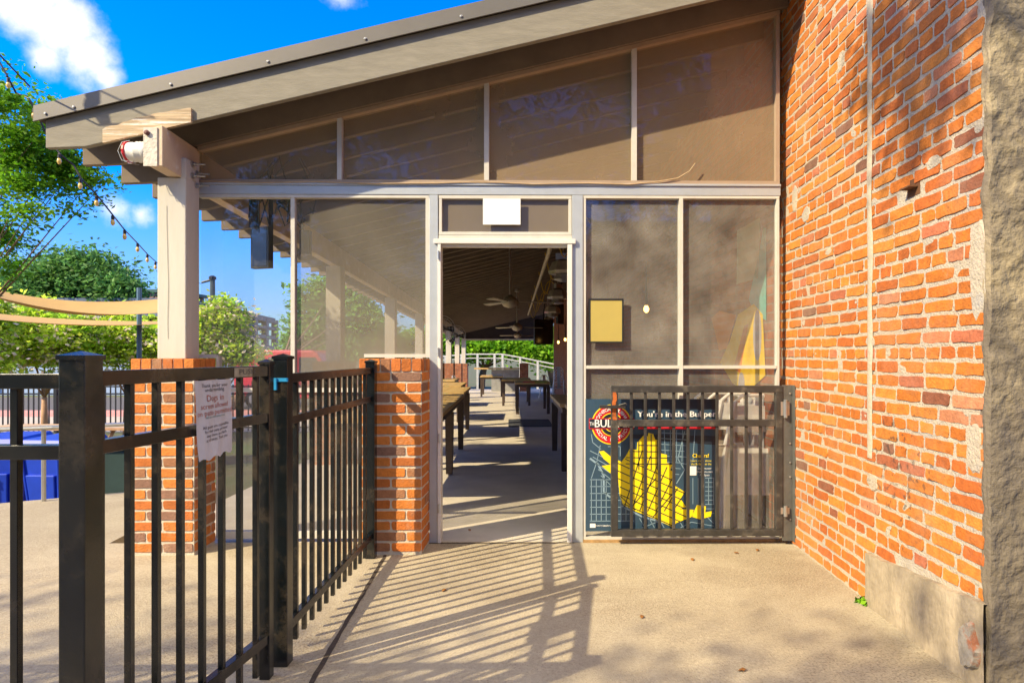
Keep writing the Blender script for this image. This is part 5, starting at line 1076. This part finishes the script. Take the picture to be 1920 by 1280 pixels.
# red van
def van(loc, label):
    t = thing('parked_van', label, 'van', loc); x, y, z = loc
    a = MB(); prof = [(-2.3, .35), (2.3, .35), (2.35, .9), (2.1, 1.15), (1.6, 1.3), (1.1, 2.2), (.9, 2.34), (-2.15, 2.36), (-2.35, 2.2)]
    a.prism([(x + p, y, z + h) for p, h in prof], (0, 1.85, 0)); a.build('body', REDC, t, bevel=.08)
    for poly in ([(.35, 1.35), (1.42, 1.35), (1.02, 2.05), (.35, 2.05)], [(-.9, 1.35), (.2, 1.35), (.2, 2.05), (-.9, 2.05)]): a = MB(); a.prism([(x + p, y - .008, z + h) for p, h in poly], (0, .02, 0)); a.build('window', WGLASS, t)
    for wx in (-1.5, 1.5):
        for wy in (-.02, 1.67): a = MB(); a.lathe((x + wx, y + wy, z + .34), [(.34, 0), (.34, .2)], 20, 0, 'Y'); wo = a.build('wheel', SEAL, t); a = MB(); a.lathe((x + wx, y + wy - .01, z + .34), [(.2, 0), (.2, .22)], 14, 0, 'Y'); a.build('rim', METAL, wo)
    a = MB(); a.box(x + 2.24, x + 2.37, y + .15, y + .45, z + .8, z + .95); a.build('headlight', WHITE, t)
van((P(545, 0, 25).x, 25, GZ), 'red parked van seen through the left window behind the black post')
# far white railing
RAILW = mat('far_rail_paint', (.50, .50, .48), .6)
fr2 = thing('far_railing', 'white painted railing curving beyond the far end of the porch', 'railing', (-2, 35, GZ))
pp = [(830, 668), (880, 664), (940, 664), (975, 670), (1010, 677), (1045, 684), (1080, 690)]
a = MB(); a.tube([P(x, y, 35) for x, y in pp], .045, 6); a.tube([P(x, y + 7.5, 35) for x, y in pp], .035, 6); a.build('rail', RAILW, fr2)
for x, y in [(835, 668), (865, 665), (895, 664), (927, 664), (942, 664), (975, 670), (1008, 677), (1040, 683)]: a = MB(); q = P(x, y, 35); a.box(q.x - .06, q.x + .06, 34.95, 35.05, GZ, q.z); a.build('post', RAILW, fr2)
# ------------------------------------------------------------------ string lights
s2 = thing('string_light', 'string light cable running out to the left from the roof corner', 'string light', (-3.25, 3.88, 3.0))
for off in (0,): a = MB(); a.tube([(-6.5, 3.0, 5.2 + off), (-5.2, 3.08, 4.5 + off), (-3.95, 3.16, 3.98 + off), (-3.5, 3.2, 3.74 + off), (-3.32, 3.6, 3.2 + off * .3), (-3.25, 3.885, 3.0)], .005, 6); a.build('cable', SEAL, s2)
a = MB(); a.lathe((-3.93, 3.16, 3.93), [(.02, .05), (.03, .04), (.03, -.04), (.02, -.06)], 10); a.lathe((-3.93, 3.16, 3.83), [(.01, -.05), (.035, -.01), (.03, .03), (.015, .04)], 10); a.build('socket', SEAL, s2)
sg = thing('string_light', 'black string light cable with amber bulbs hanging through the upper left tree', 'string light', P(150, 330, 6))
cp = [(-20, 90, 5.4), (0, 109, 5.4), (20, 146, 5.4), (36, 177, 5.5), (60, 188, 5.5), (72, 210, 5.5), (95, 260, 5.6), (118, 292, 5.6), (143, 312, 5.7), (156, 336, 5.7), (188, 370, 6.0), (214, 403, 6.4), (237, 432, 7.2), (261, 457, 8.2), (280, 478, 9.2), (297, 493, 10.2), (340, 520, 14), (378, 532, 18), (398, 527, 19.9)]
a = MB(); a.tube([P(*c) for c in cp], .008, 6); a.build('cable', SEAL, sg)
for (x, y, Y) in [(22, 150, 5.4), (69, 207, 5.5), (116, 291, 5.6), (155, 337, 5.7), (185, 369, 6), (215, 405, 6.4), (237, 432, 7.2), (261, 457, 8.2), (279, 478, 9.2), (294, 492, 10.)]:
    q = P(x, y, Y); k = .62 * min(1.25, Y / 5.6); a = MB(); a.lathe((q.x, q.y, q.z - .03 * k), [(.012 * k, -.035 * k), (.022 * k, -.03 * k), (.022 * k, .02 * k), (.012 * k, .035 * k)], 10); so_ = a.build('socket', SEAL, sg)
    a = MB(); a.lathe((q.x, q.y, q.z - .10 * k), [(.006 * k, -.05 * k), (.022 * k, -.035 * k), (.030 * k, -.005 * k), (.022 * k, .03 * k), (.014 * k, .038 * k)], 12); a.build('bulb', BULBG, so_, smooth=True)
